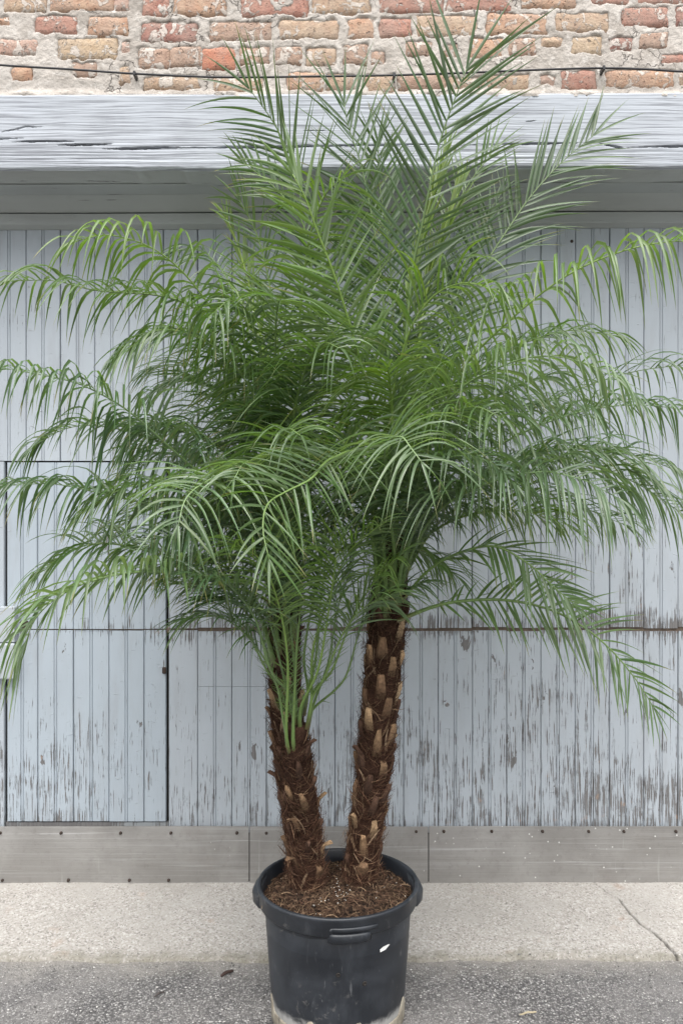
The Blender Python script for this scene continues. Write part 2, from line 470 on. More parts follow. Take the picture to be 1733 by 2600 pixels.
# ================================================================ THE SETTING
D_WALL, D_BEAM, D_BRICK = 3.0, 2.70, 2.725
XW = 2.1                                   # half width of the facade that is built
# ---- asphalt
def build_ground():
    # fine near patch is the same sheet: graded grid
    xs = np.concatenate([np.linspace(-60, -1.6, 12), np.linspace(-1.5, 1.5, 120), np.linspace(1.6, 60, 12)])
    ys = np.concatenate([np.linspace(-60, 1.2, 12), np.linspace(1.3, 2.75, 60), np.linspace(2.9, 8, 6), np.linspace(12, 80, 5)])
    X, Y = np.meshgrid(xs, ys, indexing='ij')
    near = (np.abs(X) < 1.6) & (Y > 1.2) & (Y < 2.8)
    Z = np.where(near, 0.004 * fbm(X * 3, Y * 3, seed=4) - 0.002, -0.002)
    pot = np.hypot(X + 0.01, Y - 2.322)
    Z = np.where(pot < 0.3, np.minimum(Z, -0.002), Z)
    v = np.stack([X, Y, Z], -1).reshape(-1, 3)
    o = mesh('asphalt_pavement', v, grid_faces(len(xs), len(ys)), M_asph, smooth=True)
    tag(o, 'coarse grey asphalt pavement under the black plant pot', 'pavement', kind='structure')
build_ground()

# ---- concrete apron with ragged front edge and a crack
def apron_z(x, y):
    t = np.clip((y - 2.57) / 0.44, 0, 1)
    return 0.012 + t * 0.054
def build_apron():
    xs = np.concatenate([np.linspace(-2.6, 0.86, 340), np.arange(0.862, 1.10, 0.0014), np.linspace(1.105, 2.6, 140)]); v_ = np.linspace(0, 1, 90)
    X, V = np.meshgrid(xs, v_, indexing='ij')
    edge = 2.575 + 0.034 * fbm(xs * 2.2, xs * 0, seed=3) + 0.014 * fbm(xs * 14, xs * 0, seed=5) + 0.018 * sstep(0.35, 0.8, xs) - 0.012 * sstep(-0.3, -0.9, xs)
    E = edge[:, None]
    Y = E + (3.06 - E) * V ** 1.15
    Z = apron_z(X, Y) + 0.0035 * fbm(X * 5, Y * 5, seed=9) + 0.0012 * fbm(X * 60, Y * 60, seed=11)
    # crack running down to the kerb on the right (photograph: 1505,2235 -> 1650,2432)
    ck = [(0.905, 3.0), (0.935, 2.925), (0.965, 2.885), (0.975, 2.80), (0.99, 2.74), (1.02, 2.69), (1.035, 2.64), (1.05, 2.57)]
    cy = np.array([c[1] for c in ck])[::-1]; cx = np.array([c[0] for c in ck])[::-1]
    cxx = np.interp(Y, cy, cx) + 0.004 * fbm(Y * 60, Y * 0, seed=2)
    d = np.abs(X - cxx)
    lower = sstep(3.0, 2.6, Y)
    crk = np.exp(-(d / (0.0020 + 0.0022 * lower)) ** 2) * (0.45 + 0.55 * lower)
    Z -= 0.012 * crk
    Z[:, 0] = -0.02                         # skirt down into the asphalt
    top = np.stack([X, Y, Z], -1).reshape(-1, 3)
    cc = np.ones((len(top), 4), np.float32); cc[:, :3] = crk.reshape(-1)[:, None]
    o = mesh('concrete_apron', top, grid_faces(len(xs), len(v_)), M_conc, smooth=True, cols=cc)
    tag(o, 'pale worn concrete apron between metal kick plates and asphalt', 'pavement', kind='structure')
build_apron()

# ================================================================ THE BUILDING
# ---- brick wall over the timber lintel: mortar bed and single bricks
def brick_rects():
    k = 870.0 / 1568.0
    A = [  # measured in the enlarged left half: x0, x1, y0, y1, colour
        (20, 205, -32, 48, 't'), (230, 515, -40, 45, 'o'), (530, 590, -40, 45, 'p'), (658, 770, -25, 70, 'r'), (800, 1030, -28, 65, 'o'), (1105, 1405, -25, 70, 'r'), (1430, 1690, -25, 58, 't'),
        (-60, 40, 82, 112, 'o'), (165, 350, 74, 148, 'r'), (410, 585, 80, 158, 'o'), (648, 895, 105, 190, 'd'), (965, 1245, 100, 185, 'b'), (1275, 1540, 95, 172, 't'),
        (0, 165, 185, 245, 'p'), (265, 528, 178, 268, 'y'), (552, 588, 195, 238, 'p'), (640, 770, 225, 310, 'b'), (785, 915, 220, 300, 'b'), (930, 1072, 222, 315, 'v'), (1100, 1225, 220, 290, 'b'), (1265, 1375, 218, 290, 'b'), (1410, 1530, 222, 295, 't'),
        (60, 140, 310, 368, 'o'), (330, 440, 288, 345, 'b'), (545, 595, 305, 380, 't'), (660, 910, 352, 404, 't'), (975, 1200, 357, 420, 't'), (1320, 1480, 337, 415, 'o'), (1500, 1640, 340, 405, 't'),
    ]
    B = [
        (185, 465, -34, 55, 'r'), (490, 780, -40, 50, 'r'), (840, 1080, -45, 30, 'o'), (1160, 1320, -60, 15, 'r'), (1360, 1620, -60, 10, 'r'),
        (40, 150, 85, 170, 'o'), (185, 320, 88, 165, 'r'), (358, 620, 75, 165, 't'), (672, 942, 65, 150, 'o'), (985, 1225, 60, 140, 't'), (1295, 1495, 38, 115, 'r'), (1540, 1720, 30, 110, 'd'),
        (20, 120, 205, 290, 'b'), (150, 195, 240, 290, 'b'), (305, 410, 195, 250, 'b'), (470, 540, 200, 262, 'b'), (600, 740, 180, 260, 'o'), (770, 890, 180, 250, 'b'), (925, 1010, 175, 207, 't'), (1065, 1190, 172, 245, 'y'), (1235, 1335, 175, 225, 'd'), (1370, 1490, 155, 215, 'b'), (1475, 1640, 248, 287, 'r'),
        (120, 245, 345, 420, 't'), (270, 480, 345, 405, 'b'), (500, 660, 350, 405, 't'), (680, 860, 345, 405, 't'), (915, 985, 345, 385, 'p'), (1015, 1165, 325, 405, 'r'), (1222, 1522, 325, 395, 'o'), (1556, 1800, 330, 390, 't'),
    ]
    out = []
    for src, off in ((A, 0), (B, 863)):
        for x0, x1, y0, y1, c in src:
            a = P(off + x0 * k, y1 * k, D_BRICK); b = P(off + x1 * k, y0 * k, D_BRICK)
            out.append((a[0], b[0], a[2], b[2], c))
    # courses going on outside the picture
    pitch = 0.079; zbase = 2.812
    r = random.Random(3)
    for row in range(9):
        z0 = zbase + row * pitch
        x = -XW + r.uniform(-0.2, 0)
        while x < XW:
            L = r.choice((0.21, 0.215, 0.22, 0.105, 0.1))
            inside = row <= 4 and x + L > -1.24 and x < 1.28
            if not inside and x > -XW + 0.002 and x + L < XW:
                out.append((x, x + L, z0, z0 + 0.06, r.choice('rrotttbbdypo')))
            x += L + r.uniform(0.014, 0.024)
    return out
RECTS = brick_rects()

def build_brick_wall():
    wall = tag(empty('brick_wall'), 'old red and tan brick wall with smeared lime mortar above the timber beam', 'wall')
    # mortar bed as a real uneven surface, swelling over the brick edges
    z0, z1, step = 2.757, 3.55, 0.004
    xs = np.arange(-XW, XW + step, step); zs = np.arange(z0, z1, step)
    X, Z = np.meshgrid(xs, zs, indexing='ij')
    wob = 0.014 * fbm(X * 34, Z * 34, seed=21, oct=4); wob2 = 0.014 * fbm(X * 34, Z * 34, seed=31, oct=4)
    inside = np.full(X.shape, -1.0)
    for (a, b, c, d, _) in RECTS:
        i0, i1 = np.searchsorted(xs, [a - 0.04, b + 0.04]); j0, j1 = np.searchsorted(zs, [c - 0.04, d + 0.04])
        if i1 <= i0 or j1 <= j0: continue
        sx_, sz_ = X[i0:i1, j0:j1] + wob[i0:i1, j0:j1], Z[i0:i1, j0:j1] + wob2[i0:i1, j0:j1]
        sd = np.minimum(np.minimum(sx_ - a, b - sx_), np.minimum(sz_ - c, d - sz_))
        inside[i0:i1, j0:j1] = np.maximum(inside[i0:i1, j0:j1], sd)
    n = fbm(X * 22, Z * 22, seed=41, oct=5); nb = fbm(X * 5, Z * 5, seed=43, oct=3)
    h = 0.0035 * n + 0.005 * nb - 0.016 * sstep(-0.006, 0.006, inside) + 0.0015 * fbm(X * 120, Z * 120, seed=44, oct=2)
    # where mortar was smeared over the brick faces
    h += 0.015 * sstep(0.16, 0.34, fbm(X * 15, Z * 15, seed=47, oct=4) + 0.15 * nb) * sstep(-0.004, 0.01, inside)
    # bottom bed bulges forward on to the beam, ragged
    h += 0.03 * sstep(2.796, 2.766, Z + 0.014 * fbm(X * 7, X * 0, seed=51)) * (0.6 + 0.5 * n)
    # the wide straight joint on the left
    sx0 = P(344, 120, D_BRICK)[0]
    h += 0.003 * np.exp(-((X - sx0) / 0.018) ** 2)
    Y = D_BRICK - h
    v = np.stack([X, Y, Z], -1).reshape(-1, 3)
    mesh('mortar', v, grid_faces(len(xs), len(zs)), M_mortar, wall, smooth=True)
    mesh('wall_core', boxv(-XW, XW, D_BRICK + 0.045, D_BRICK + 0.30, 2.66, 3.55), BOXF, M_inner, wall)
    nu, nv = 15, 7
    fg = grid_faces(nu, nv)
    rim = [i * nv for i in range(nu)] + [(nu - 1) * nv + j for j in range(1, nv)] + [i * nv + nv - 1 for i in range(nu - 2, -1, -1)] + [j for j in range(nv - 2, 0, -1)]
    for q, (a, b, c, d, col) in enumerate(RECTS):
        u = np.linspace(0, 1, nu); w = np.linspace(0, 1, nv)
        U, W = np.meshgrid(u, w, indexing='ij')
        x = a - 0.006 + (b - a + 0.012) * U; z = c - 0.006 + (d - c + 0.012) * W
        x = x + 0.003 * fbm(W * 5 + q * 7.7, U * 0 + q, seed=61) * 1.3; z = z + 0.0035 * fbm(U * 7 + q * 3.3, W * 0 + q, seed=62)
        edge = np.minimum(np.minimum(U, 1 - U) * (b - a), np.minimum(W, 1 - W) * (d - c))
        out = 0.001 + rnd.uniform(-0.0015, 0.003) - 0.007 * sstep(0.011, 0.0, edge) + 0.0022 * fbm(x * 60, z * 60, seed=63)
        y = D_BRICK - out
        vv = list(map(tuple, np.stack([x, y, z], -1).reshape(-1, 3)))
        ff = [tuple(map(int, f)) for f in fg]
        base = len(vv)
        for r_ in rim: vv.append((vv[r_][0], D_BRICK + 0.05, vv[r_][2]))
        for k in range(len(rim)):
            k2 = (k + 1) % len(rim)
            ff.append((rim[k2], rim[k], base + k, base + k2))
        mesh('brick', vv, ff, BR[col], wall, smooth=True)
build_brick_wall()

# ---- timber lintel beam
def build_beam():
    k = 870.0 / 1568.0
    z_lo, z_hi = 2.5186, 2.766
    xs = np.arange(-XW, XW, 0.005); zs = np.linspace(0, 1, 170)
    X, S = np.meshgrid(xs, zs, indexing='ij')
    tilt = 0.0030 * X                                  # the beam rises a touch to the right
    lo = z_lo + tilt + 0.0035 * fbm(X * 3, X * 0, seed=71) + 0.003 * fbm(X * 26, X * 0, seed=72) * (fbm(X * 4, X * 0, seed=73) > 0)
    hi = z_hi + tilt
    Z = lo + (hi - lo) * S
    warp = 0.012 * fbm(X * 1.7, Z * 6, seed=74, oct=3)
    grain = 1 - np.abs(fbm(X * 1.1, (Z + warp) * 190, seed=75, oct=2)) * 2
    g2 = fbm(X * 5, (Z + warp) * 230, seed=76, oct=2)
    h = 0.0009 * grain + 0.0006 * g2 + 0.003 * fbm(X * 1.5, Z * 5, seed=77, oct=2)
    crk = np.zeros_like(X)
    rough_low = 0.5 + 0.8 * sstep(2.64, 2.55, Z)
    h *= rough_low
    # splits along the grain (photograph pixels of the enlarged halves)
    segs = [[(-200, 628), (0, 635), (110, 634)], [(60, 650), (200, 647), (345, 647)], [(270, 664), (400, 663), (530, 659)], [(470, 683), (600, 681), (830, 673)],
            [(600, 684), (850, 677), (1250, 673), (1568, 667), (1960, 661), (2080, 663)], [(2100, 662), (2260, 660), (2560, 656), (2640, 656)], [(2740, 656), (2850, 680)], [(2850, 677), (3000, 672), (3130, 669), (3500, 662)],
            [(2400, 556), (2455, 553)], [(0, 607), (120, 580), (200, 582)], [(1380, 600), (1500, 597)]]
    for si, s in enumerate(segs):
        pts = np.array([P(a * k, b * k, D_BEAM) for a, b in s])
        m = (X >= pts[0, 0]) & (X <= pts[-1, 0])
        zc = np.interp(X, pts[:, 0], pts[:, 2]) + 0.0015 * fbm(X * 40, X * 0, seed=80 + si)
        tt = (X - pts[0, 0]) / (pts[-1, 0] - pts[0, 0])
        wd = (0.0042 if si < 8 else 0.0018) * np.clip(np.minimum(tt, 1 - tt) * 3.2, 0, 1) ** 0.8 * (0.75 + 0.5 * fbm(X * 14, X * 0, seed=90 + si))
        dd = np.abs(Z - zc)
        cm = np.where(m & (wd > 1e-4), sstep(1.2, 0.75, dd / np.maximum(wd, 1e-5)), 0)
        h -= (0.035 if si < 8 else 0.010) * cm; crk = np.maximum(crk, cm * (1.0 if si < 8 else 0.6))
    # worn arris
    h -= 0.010 * sstep(0.05, 0.0, S) ** 2 + 0.004 * sstep(0.97, 1.0, S)
    Y = D_BEAM - h
    nu, nv = X.shape
    v = np.stack([X, Y, Z], -1).reshape(-1, 3)
    f = grid_faces(nu, nv)
    # underside and top strips, back
    back_lo = np.stack([xs, np.full(nu, 3.02), lo[:, 0] + 0.002], -1); back_hi = np.stack([xs, np.full(nu, 3.02), hi[:, 0]], -1)
    n0 = nu * nv
    v = np.concatenate([v, back_lo, back_hi])
    i = np.arange(nu - 1)
    under = np.stack([i * nv, n0 + i, n0 + i + 1, (i + 1) * nv], -1)
    top = np.stack([i * nv + nv - 1, (i + 1) * nv + nv - 1, n0 + nu + i + 1, n0 + nu + i], -1)
    cc = np.zeros((len(v), 4), np.float32); cc[:n0, :3] = crk.reshape(-1)[:, None]; cc[:, 3] = 1
    o = mesh('timber_lintel', v, np.concatenate([f, under, top]), [M_beam, M_trim], smooth=True, cols=cc, mat_idx=[0] * len(f) + [1] * len(under) + [0] * len(top))
    tag(o, 'long weathered white-painted timber beam with split grain under the bricks', 'beam')
build_beam()

# ---- stepped head trim under the beam
def build_trim():
    t = tag(empty('door_head_trim'), 'shaded grey-green stepped trim boards between beam and door', 'trim')
    def board(prof):
        xs = np.linspace(-XW, XW, 90)
        v = []; f = []
        for x in xs:
            dz = 0.0028 * x + 0.0008 * math.sin(x * 5.1 + prof[0][1] * 9)
            for (y, z) in prof: v.append((x, y, z + dz))
        m = len(prof)
        for i in range(len(xs) - 1):
            for j in range(m):
                j2 = (j + 1) % m
                f.append((i * m + j, (i + 1) * m + j, (i + 1) * m + j2, i * m + j2))
        return mesh('trim_board', v, f, M_trim, t)
    board([(2.990, 2.5165), (2.815, 2.5150), (2.812, 2.5165), (2.812, 2.5172), (2.990, 2.5172)])
    board([(3.05, 2.4775), (2.966, 2.4775), (2.902, 2.5155), (3.05, 2.5158)])
    board([(3.05, 2.4255), (2.992, 2.4255), (2.968, 2.4345), (2.9655, 2.437), (2.9655, 2.4725), (2.968, 2.4735), (3.05, 2.4735)])
build_trim()

# ---- plank door
def plank_mesh(width, y, z0, z1, bead=True, thick=0.018):
    """one bead board: rounded arrises, a bead worked down its middle; nudged in rows so it is not dead straight"""
    g = 0.0016
    pr = [(0, thick), (0, 0.0045), (g, 0.0010), (g + 0.0015, 0)]
    if bead:
        c = width / 2
        pr += [(c - 0.0062, 0), (c - 0.0048, 0.0034), (c - 0.003, 0.0006), (c, -0.0008), (c + 0.003, 0.0006), (c + 0.0048, 0.0034), (c + 0.0062, 0)]
    pr += [(width - g - 0.0015, 0), (width - g, 0.0010), (width, 0.0045), (width, thick)]
    nz = max(2, int((z1 - z0) / 0.12) + 1)
    v, f = [], []
    m = len(pr)
    for i in range(nz):
        z = z0 + (z1 - z0) * i / (nz - 1)
        for (x, yy) in pr: v.append((x, y + yy, z))
    for i in range(nz - 1):
        for j in range(m - 1):
            f.append((i * m + j, i * m + j + 1, (i + 1) * m + j + 1, (i + 1) * m + j))
    f.append(tuple(range(m - 1, -1, -1))); f.append(tuple((nz - 1) * m + j for j in range(m)))
    return v, f

def X_at(tx): return P(tx, 0, D_WALL)[0]
def Z_at(ty): return P(0, ty, D_WALL)[2]

PLANK_N = [0]
def plank(parent, x0, x1, z0, z1, bead=True, mat=None, dy=0.0):
    PLANK_N[0] += 1
    r = random.Random(PLANK_N[0] * 13)
    gap = r.choice((0.0003, 0.0004, 0.0006, 0.0011))
    v, f = plank_mesh(x1 - x0 - 2 * gap, 0, z0, z1, bead)
    off = r.uniform(-0.0028, 0.0022) + dy
    tilt = r.uniform(-0.0012, 0.0012)
    v = [(x0 + gap + x + tilt * (z - z0) * 0.5, D_WALL + off + y, z) for x, y, z in v]
    return mesh('plank', v, f, mat or M_door, parent)

def build_door():
    door = tag(empty('plank_door'), 'wide weathered blue-grey bead-board door behind the palm', 'door')
    zt, zb, zm = Z_at(562), Z_at(2094), Z_at(1598)
    edges = [502 + 87.0 * k for k in range(-12, 22)]
    wl, wr, wt, wb = 14, 426, 1172, 2086            # hatch opening in photograph pixels
    mesh('backing', boxv(-XW, XW, D_WALL + 0.021, D_WALL + 0.06, 0.02, zt + 0.03), BOXF, M_dark, door)
    for a, b in zip(edges[:-1], edges[1:]):
        if X_at(b) < -XW or X_at(a) > XW: continue
        x0, x1 = X_at(a), X_at(b)
        in_w = b > wl and a < wr
        if not in_w:
            plank(door, x0, x1, zm + rnd.uniform(0.003, 0.009), zt)
            if 420 < a < 680:
                zs_ = Z_at(1743)
                plank(door, x0, x1, zs_ + 0.0006, zm - rnd.uniform(0.002, 0.008)); plank(door, x0, x1, 0.238, zs_ - 0.0006)
            else:
                plank(door, x0, x1, 0.238, zm - rnd.uniform(0.002, 0.008))
        else:
            plank(door, x0, x1, Z_at(wt) + 0.003, zt)
            if a < wl:                                 # strip left of the hatch
                plank(door, x0, X_at(wl) - 0.002, 0.238, Z_at(wt), False)
            if b > wr:                                 # strip right of the hatch
                plank(door, X_at(wr) + 0.003, x1, zm + rnd.uniform(0.003, 0.009), Z_at(wt) + 0.001, False)
                plank(door, X_at(wr) + 0.003, x1, 0.238, zm - rnd.uniform(0.002, 0.008), False)
    # weathered rail showing in the joint between upper and lower boards
    mesh('joint_rail', boxv(-XW, XW, D_WALL + 0.007, D_WALL + 0.0205, zm - 0.012, zm + 0.012), BOXF, mat_simple('bare weathered rail wood', (0.16, 0.125, 0.10), 0.95, 0.1, 0.6, 55, 0.8), door)
    # sill strip under the hatch
    mesh('hatch_sill', boxv(X_at(wl), X_at(wr) + 0.002, D_WALL + 0.004, D_WALL + 0.0205, 0.238, Z_at(wb) - 0.004), BOXF, mat_paint('worn sill paint', (0.33, 0.35, 0.36), wear=2.2), door)
    # a bolt hole high on the right
    h = P(1450, 613, D_WALL - 0.001)
    ring = [(h[0] + 0.006 * math.cos(a), D_WALL - 0.0035, h[2] + 0.006 * math.sin(a)) for a in np.linspace(0, 2 * math.pi, 12, endpoint=False)]
    ring2 = [(x, D_WALL + 0.004, z) for x, y, z in ring]
    mesh('bolt', ring + ring2, [tuple(range(11, -1, -1))] + [(i, (i + 1) % 12, 12 + (i + 1) % 12, 12 + i) for i in range(12)], M_screw, door)

    hatch = tag(empty('hatch_door'), 'narrow blue-grey plank hatch door set low in the left of the wide door', 'door')
    es = [18, 96, 187, 277, 366, 422]
    for a, b in zip(es[:-1], es[1:]):
        x0, x1 = X_at(a), X_at(b)
        plank(hatch, x0, x1, zm + rnd.uniform(0.001, 0.004), Z_at(wt) - 0.003, b - a > 60, M_wick, -0.001)
        plank(hatch, x0, x1, Z_at(wb) + 0.001, zm - rnd.uniform(0.001, 0.005), b - a > 60, M_wick, -0.001)
    mesh('backing', boxv(X_at(15), X_at(425), D_WALL + 0.0185, D_WALL + 0.0208, Z_at(wb) + 0.002, Z_at(wt) - 0.004), BOXF, M_dark, hatch)
    # finger hole: its inner shade painted as a dark disc on the boards
    c = P(63, 1584, D_WALL)
    vs = [(c[0] + 0.016 * (1 + 0.15 * math.sin(5 * a)) * math.cos(a), D_WALL - 0.0032, c[2] + 0.017 * math.sin(a)) for a in np.linspace(0, 2 * math.pi, 20, endpoint=False)]
    vs2 = [(x, D_WALL + 0.01, z) for x, y, z in vs]
    mesh('dark_hole_disc', vs + vs2, [tuple(range(19, -1, -1))] + [(i, (i + 1) % 20, 20 + (i + 1) % 20, 20 + i) for i in range(20)], M_screw, hatch)
    # little catch on the right edge
    c = P(418, 1702, D_WALL)
    bevel(mesh('latch', boxv(c[0] - 0.008, c[0] + 0.007, D_WALL - 0.008, D_WALL + 0.004, c[2] - 0.012, c[2] + 0.012), BOXF, M_screw, hatch), 0.004)

    blk = tag(empty('latch_block'), 'thick blue-grey painted block at the far left edge overlapping the hatch', 'block')
    a, b = P(-150, 1632, 2.97), P(38, 1541, 2.97)
    bevel(mesh('upper_board', boxv(a[0], b[0], 2.968, 2.9965, a[2] + 0.001, b[2]), BOXF, M_block, blk), 0.003)
    a2, b2 = P(-150, 1725, 2.966), P(38, 1633, 2.966)
    bevel(mesh('lower_board', boxv(a2[0], b2[0], 2.962, 2.9965, a2[2], b2[2] - 0.001), BOXF, M_block, blk), 0.007, 3)
build_door()

# ---- sheet metal kick plates
def build_kick():
    secs = [(-640, 632, 'long galvanised kick plate left of the pot with pale scrape marks', [0, 153, 306, 432, 601], [6, 173, 330, 428]),
            (634, 1086, 'short galvanised kick plate behind the plant pot', [677, 1058], []),
            (1088, 2420, 'long galvanised kick plate right of the pot with white paint spatter', [1125, 1249, 1377, 1493, 1583, 1716], [])]
    for si, (a, b, lab, scr, scr2) in enumerate(secs):
        x0, x1 = P(a, 0, 2.985)[0], P(b, 0, 2.985)[0]
        x0, x1 = max(x0, -XW), min(x1, XW)
        k = tag(empty('kick_plate'), lab, 'kick plate', 'metal kick plates')
        n = max(8, int((x1 - x0) / 0.02)); xs = np.linspace(x0 + 0.0004, x1 - 0.0004, n); zs = np.linspace(0, 1, 9)
        X, S = np.meshgrid(xs, zs, indexing='ij')
        Z = 0.058 + (0.2655 - 0.058) * S + 0.0015 * S * fbm(X * 2, X * 0, seed=12)
        Y = 2.984 + 0.0018 * fbm(X * 3, S * 2, seed=100 + si) - 0.0022 * (si == 1) + 0.004 * (1 - S) * fbm(X * 1.5, X * 0, seed=14)
        v = np.stack([X, Y, Z], -1).reshape(-1, 3)
        f = grid_faces(n, 9)
        v2 = v.copy(); v2[:, 1] += 0.002
        nv = len(v); vr = np.concatenate([v, v2])
        rim = [i * 9 for i in range(n)] + [(n - 1) * 9 + j for j in range(1, 9)] + [i * 9 + 8 for i in range(n - 2, -1, -1)] + [j for j in range(7, 0, -1)]
        sides = 2 * nv + np.array([(rim[(q + 1) % len(rim)], rim[q], nv + rim[q], nv + rim[(q + 1) % len(rim)]) for q in range(len(rim))])
        mesh('sheet', np.concatenate([vr, vr]), np.concatenate([f, f[:, ::-1] + nv, sides]), M_metal, k, smooth=True)
        for row, ty in ((scr, 2112), (scr2, 2232)):
            for tx in row:
                c = P(tx + rnd.uniform(-2, 2), ty + (4 if tx < 700 else 0), 2.979)
                r_ = 0.0062
                ring = np.linspace(0, 2 * math.pi, 10, endpoint=False)
                vs = [(c[0], 2.9765, c[2])] + [(c[0] + r_ * 0.7 * math.cos(q), 2.9772, c[2] + r_ * 0.7 * math.sin(q)) for q in ring] + [(c[0] + r_ * math.cos(q), 2.986, c[2] + r_ * math.sin(q)) for q in ring]
                fs = [(0, 1 + (i + 1) % 10, 1 + i) for i in range(10)] + [(1 + i, 1 + (i + 1) % 10, 11 + (i + 1) % 10, 11 + i) for i in range(10)]
                mesh('screw', vs, fs, M_screw, k, smooth=True)
    # wooden ground beam the plates are fixed to
    gb = mesh('sill_beam', boxv(-XW, XW, 2.992, 3.06, -0.02, 0.236), BOXF, M_dark)
    tag(gb, 'dark timber sill behind the metal kick plates', 'beam', kind='structure')
build_kick()

# closed body of the building behind the facade (keeps daylight out)
core = mesh('building_core', boxv(-XW, XW, 3.07, 6.0, -0.05, 3.53), BOXF, M_inner)
tag(core, 'body of the building behind door and brick wall', 'building', kind='structure')

# ---- cable along the brick wall
def tube(path, radii, sides=8, cap=True):
    path = np.asarray(path, float); n = len(path)
    T = np.gradient(path, axis=0); T /= np.linalg.norm(T, axis=1)[:, None]
    ref = np.array([0, 0, 1.0]) if abs(T[0][2]) < 0.8 else np.array([0, 1.0, 0])
    v = []; U = np.cross(T[0], ref); U /= np.linalg.norm(U)
    for i in range(n):
        U = U - T[i] * np.dot(U, T[i]); U /= np.linalg.norm(U); W = np.cross(T[i], U)
        for s in range(sides):
            a = 2 * math.pi * s / sides
            v.append(path[i] + radii[i] * (math.cos(a) * U + math.sin(a) * W))
    f = [(i * sides + s, i * sides + (s + 1) % sides, (i + 1) * sides + (s + 1) % sides, (i + 1) * sides + s) for i in range(n - 1) for s in range(sides)]
    if cap:
        f.append(tuple(range(sides - 1, -1, -1))); f.append(tuple((n - 1) * sides + s for s in range(sides)))
    return v, f

def cat(pts, n):
    """smooth curve through the points (Catmull-Rom, even arc length)"""
    p = np.asarray(pts, float)
    q = np.concatenate([[2 * p[0] - p[1]], p, [2 * p[-1] - p[-2]]])
    out = []
    for i in range(1, len(q) - 2):
        t = np.linspace(0, 1, 24, endpoint=False)[:, None]
        a, b, c, d = q[i - 1], q[i], q[i + 1], q[i + 2]
        out.append(0.5 * (2 * b + (c - a) * t + (2 * a - 5 * b + 4 * c - d) * t ** 2 + (3 * b - a - 3 * c + d) * t ** 3))
    out = np.concatenate(out + [p[-1:]])
    s = np.concatenate([[0], np.cumsum(np.linalg.norm(np.diff(out, axis=0), axis=1))])
    u = np.linspace(0, s[-1], n)
    return np.stack([np.interp(u, s, out[:, k]) for k in range(3)], -1), s[-1]

def build_cable():
    pts = [(-500, 128, 2.697), (-150, 150, 2.697), (0, 165, 2.697), (180, 176, 2.695), (341, 187, 2.695), (560, 196, 2.692), (800, 194, 2.695), (1000, 191, 2.695), (1200, 184, 2.692), (1400, 176, 2.695), (1532, 173, 2.695), (1640, 176, 2.693), (1733, 182, 2.695), (1950, 190, 2.697), (2300, 180, 2.697)]
    path, L = cat([P(*p) for p in pts], 240)
    cab = tag(empty('wall_cable'), 'thin black cable sagging across the brick wall above the beam', 'cable')
    v, f = tube(path, [0.0036] * len(path), 8)
    mesh('cord', v, f, M_cable, cab, smooth=True)
    for tx, ty in ((341, 187), (1000, 191), (1532, 173)):
        c = P(tx, ty, 2.692)
        bevel(mesh('cable_clip', boxv(c[0] - 0.004, c[0] + 0.004, 2.6885, 2.732, c[2] - 0.0065, c[2] + 0.009), BOXF, M_cable, cab), 0.002)
build_cable()

# ================================================================ POT
PX, PY = -0.010, 2.322
def lathe(prof, n=96, wob=0.0):
    v = []; f = []
    m = len(prof)
    for i in range(n):
        a = 2 * math.pi * i / n
        for (r, z) in prof:
            rr = r + wob * math.sin(a * 2 + 0.6)
            v.append((PX + rr * math.cos(a), PY + rr * math.sin(a), z))
    for i in range(n):
        i2 = (i + 1) % n
        for j in range(m - 1):
            f.append((i * m + j, i2 * m + j, i2 * m + j + 1, i * m + j + 1))
    return v, f

def arc_pad(a0, a1, r_in, prof, n=14, taper=0.25):
    """lug swept round the pot: prof = closed list of (outward, z), fading at both ends"""
    v = []; f = []; m = len(prof)
    for i in range(n):
        t = i / (n - 1); a = a0 + (a1 - a0) * t
        k = min(1.0, min(t, 1 - t) / taper) ** 0.6 if taper else 1
        zc = sum(z for _, z in prof) / m
        for (o_, z) in prof:
            r = r_in + o_ * k
            v.append((PX + r * math.cos(a), PY + r * math.sin(a), zc + (z - zc) * (0.75 + 0.25 * k)))
    for i in range(n - 1):
        for j in range(m):
            j2 = (j + 1) % m
            f.append((i * m + j, (i + 1) * m + j, (i + 1) * m + j2, i * m + j2))
    f.append(tuple(range(m - 1, -1, -1))); f.append(tuple((n - 1) * m + j for j in range(m)))
    return v, f

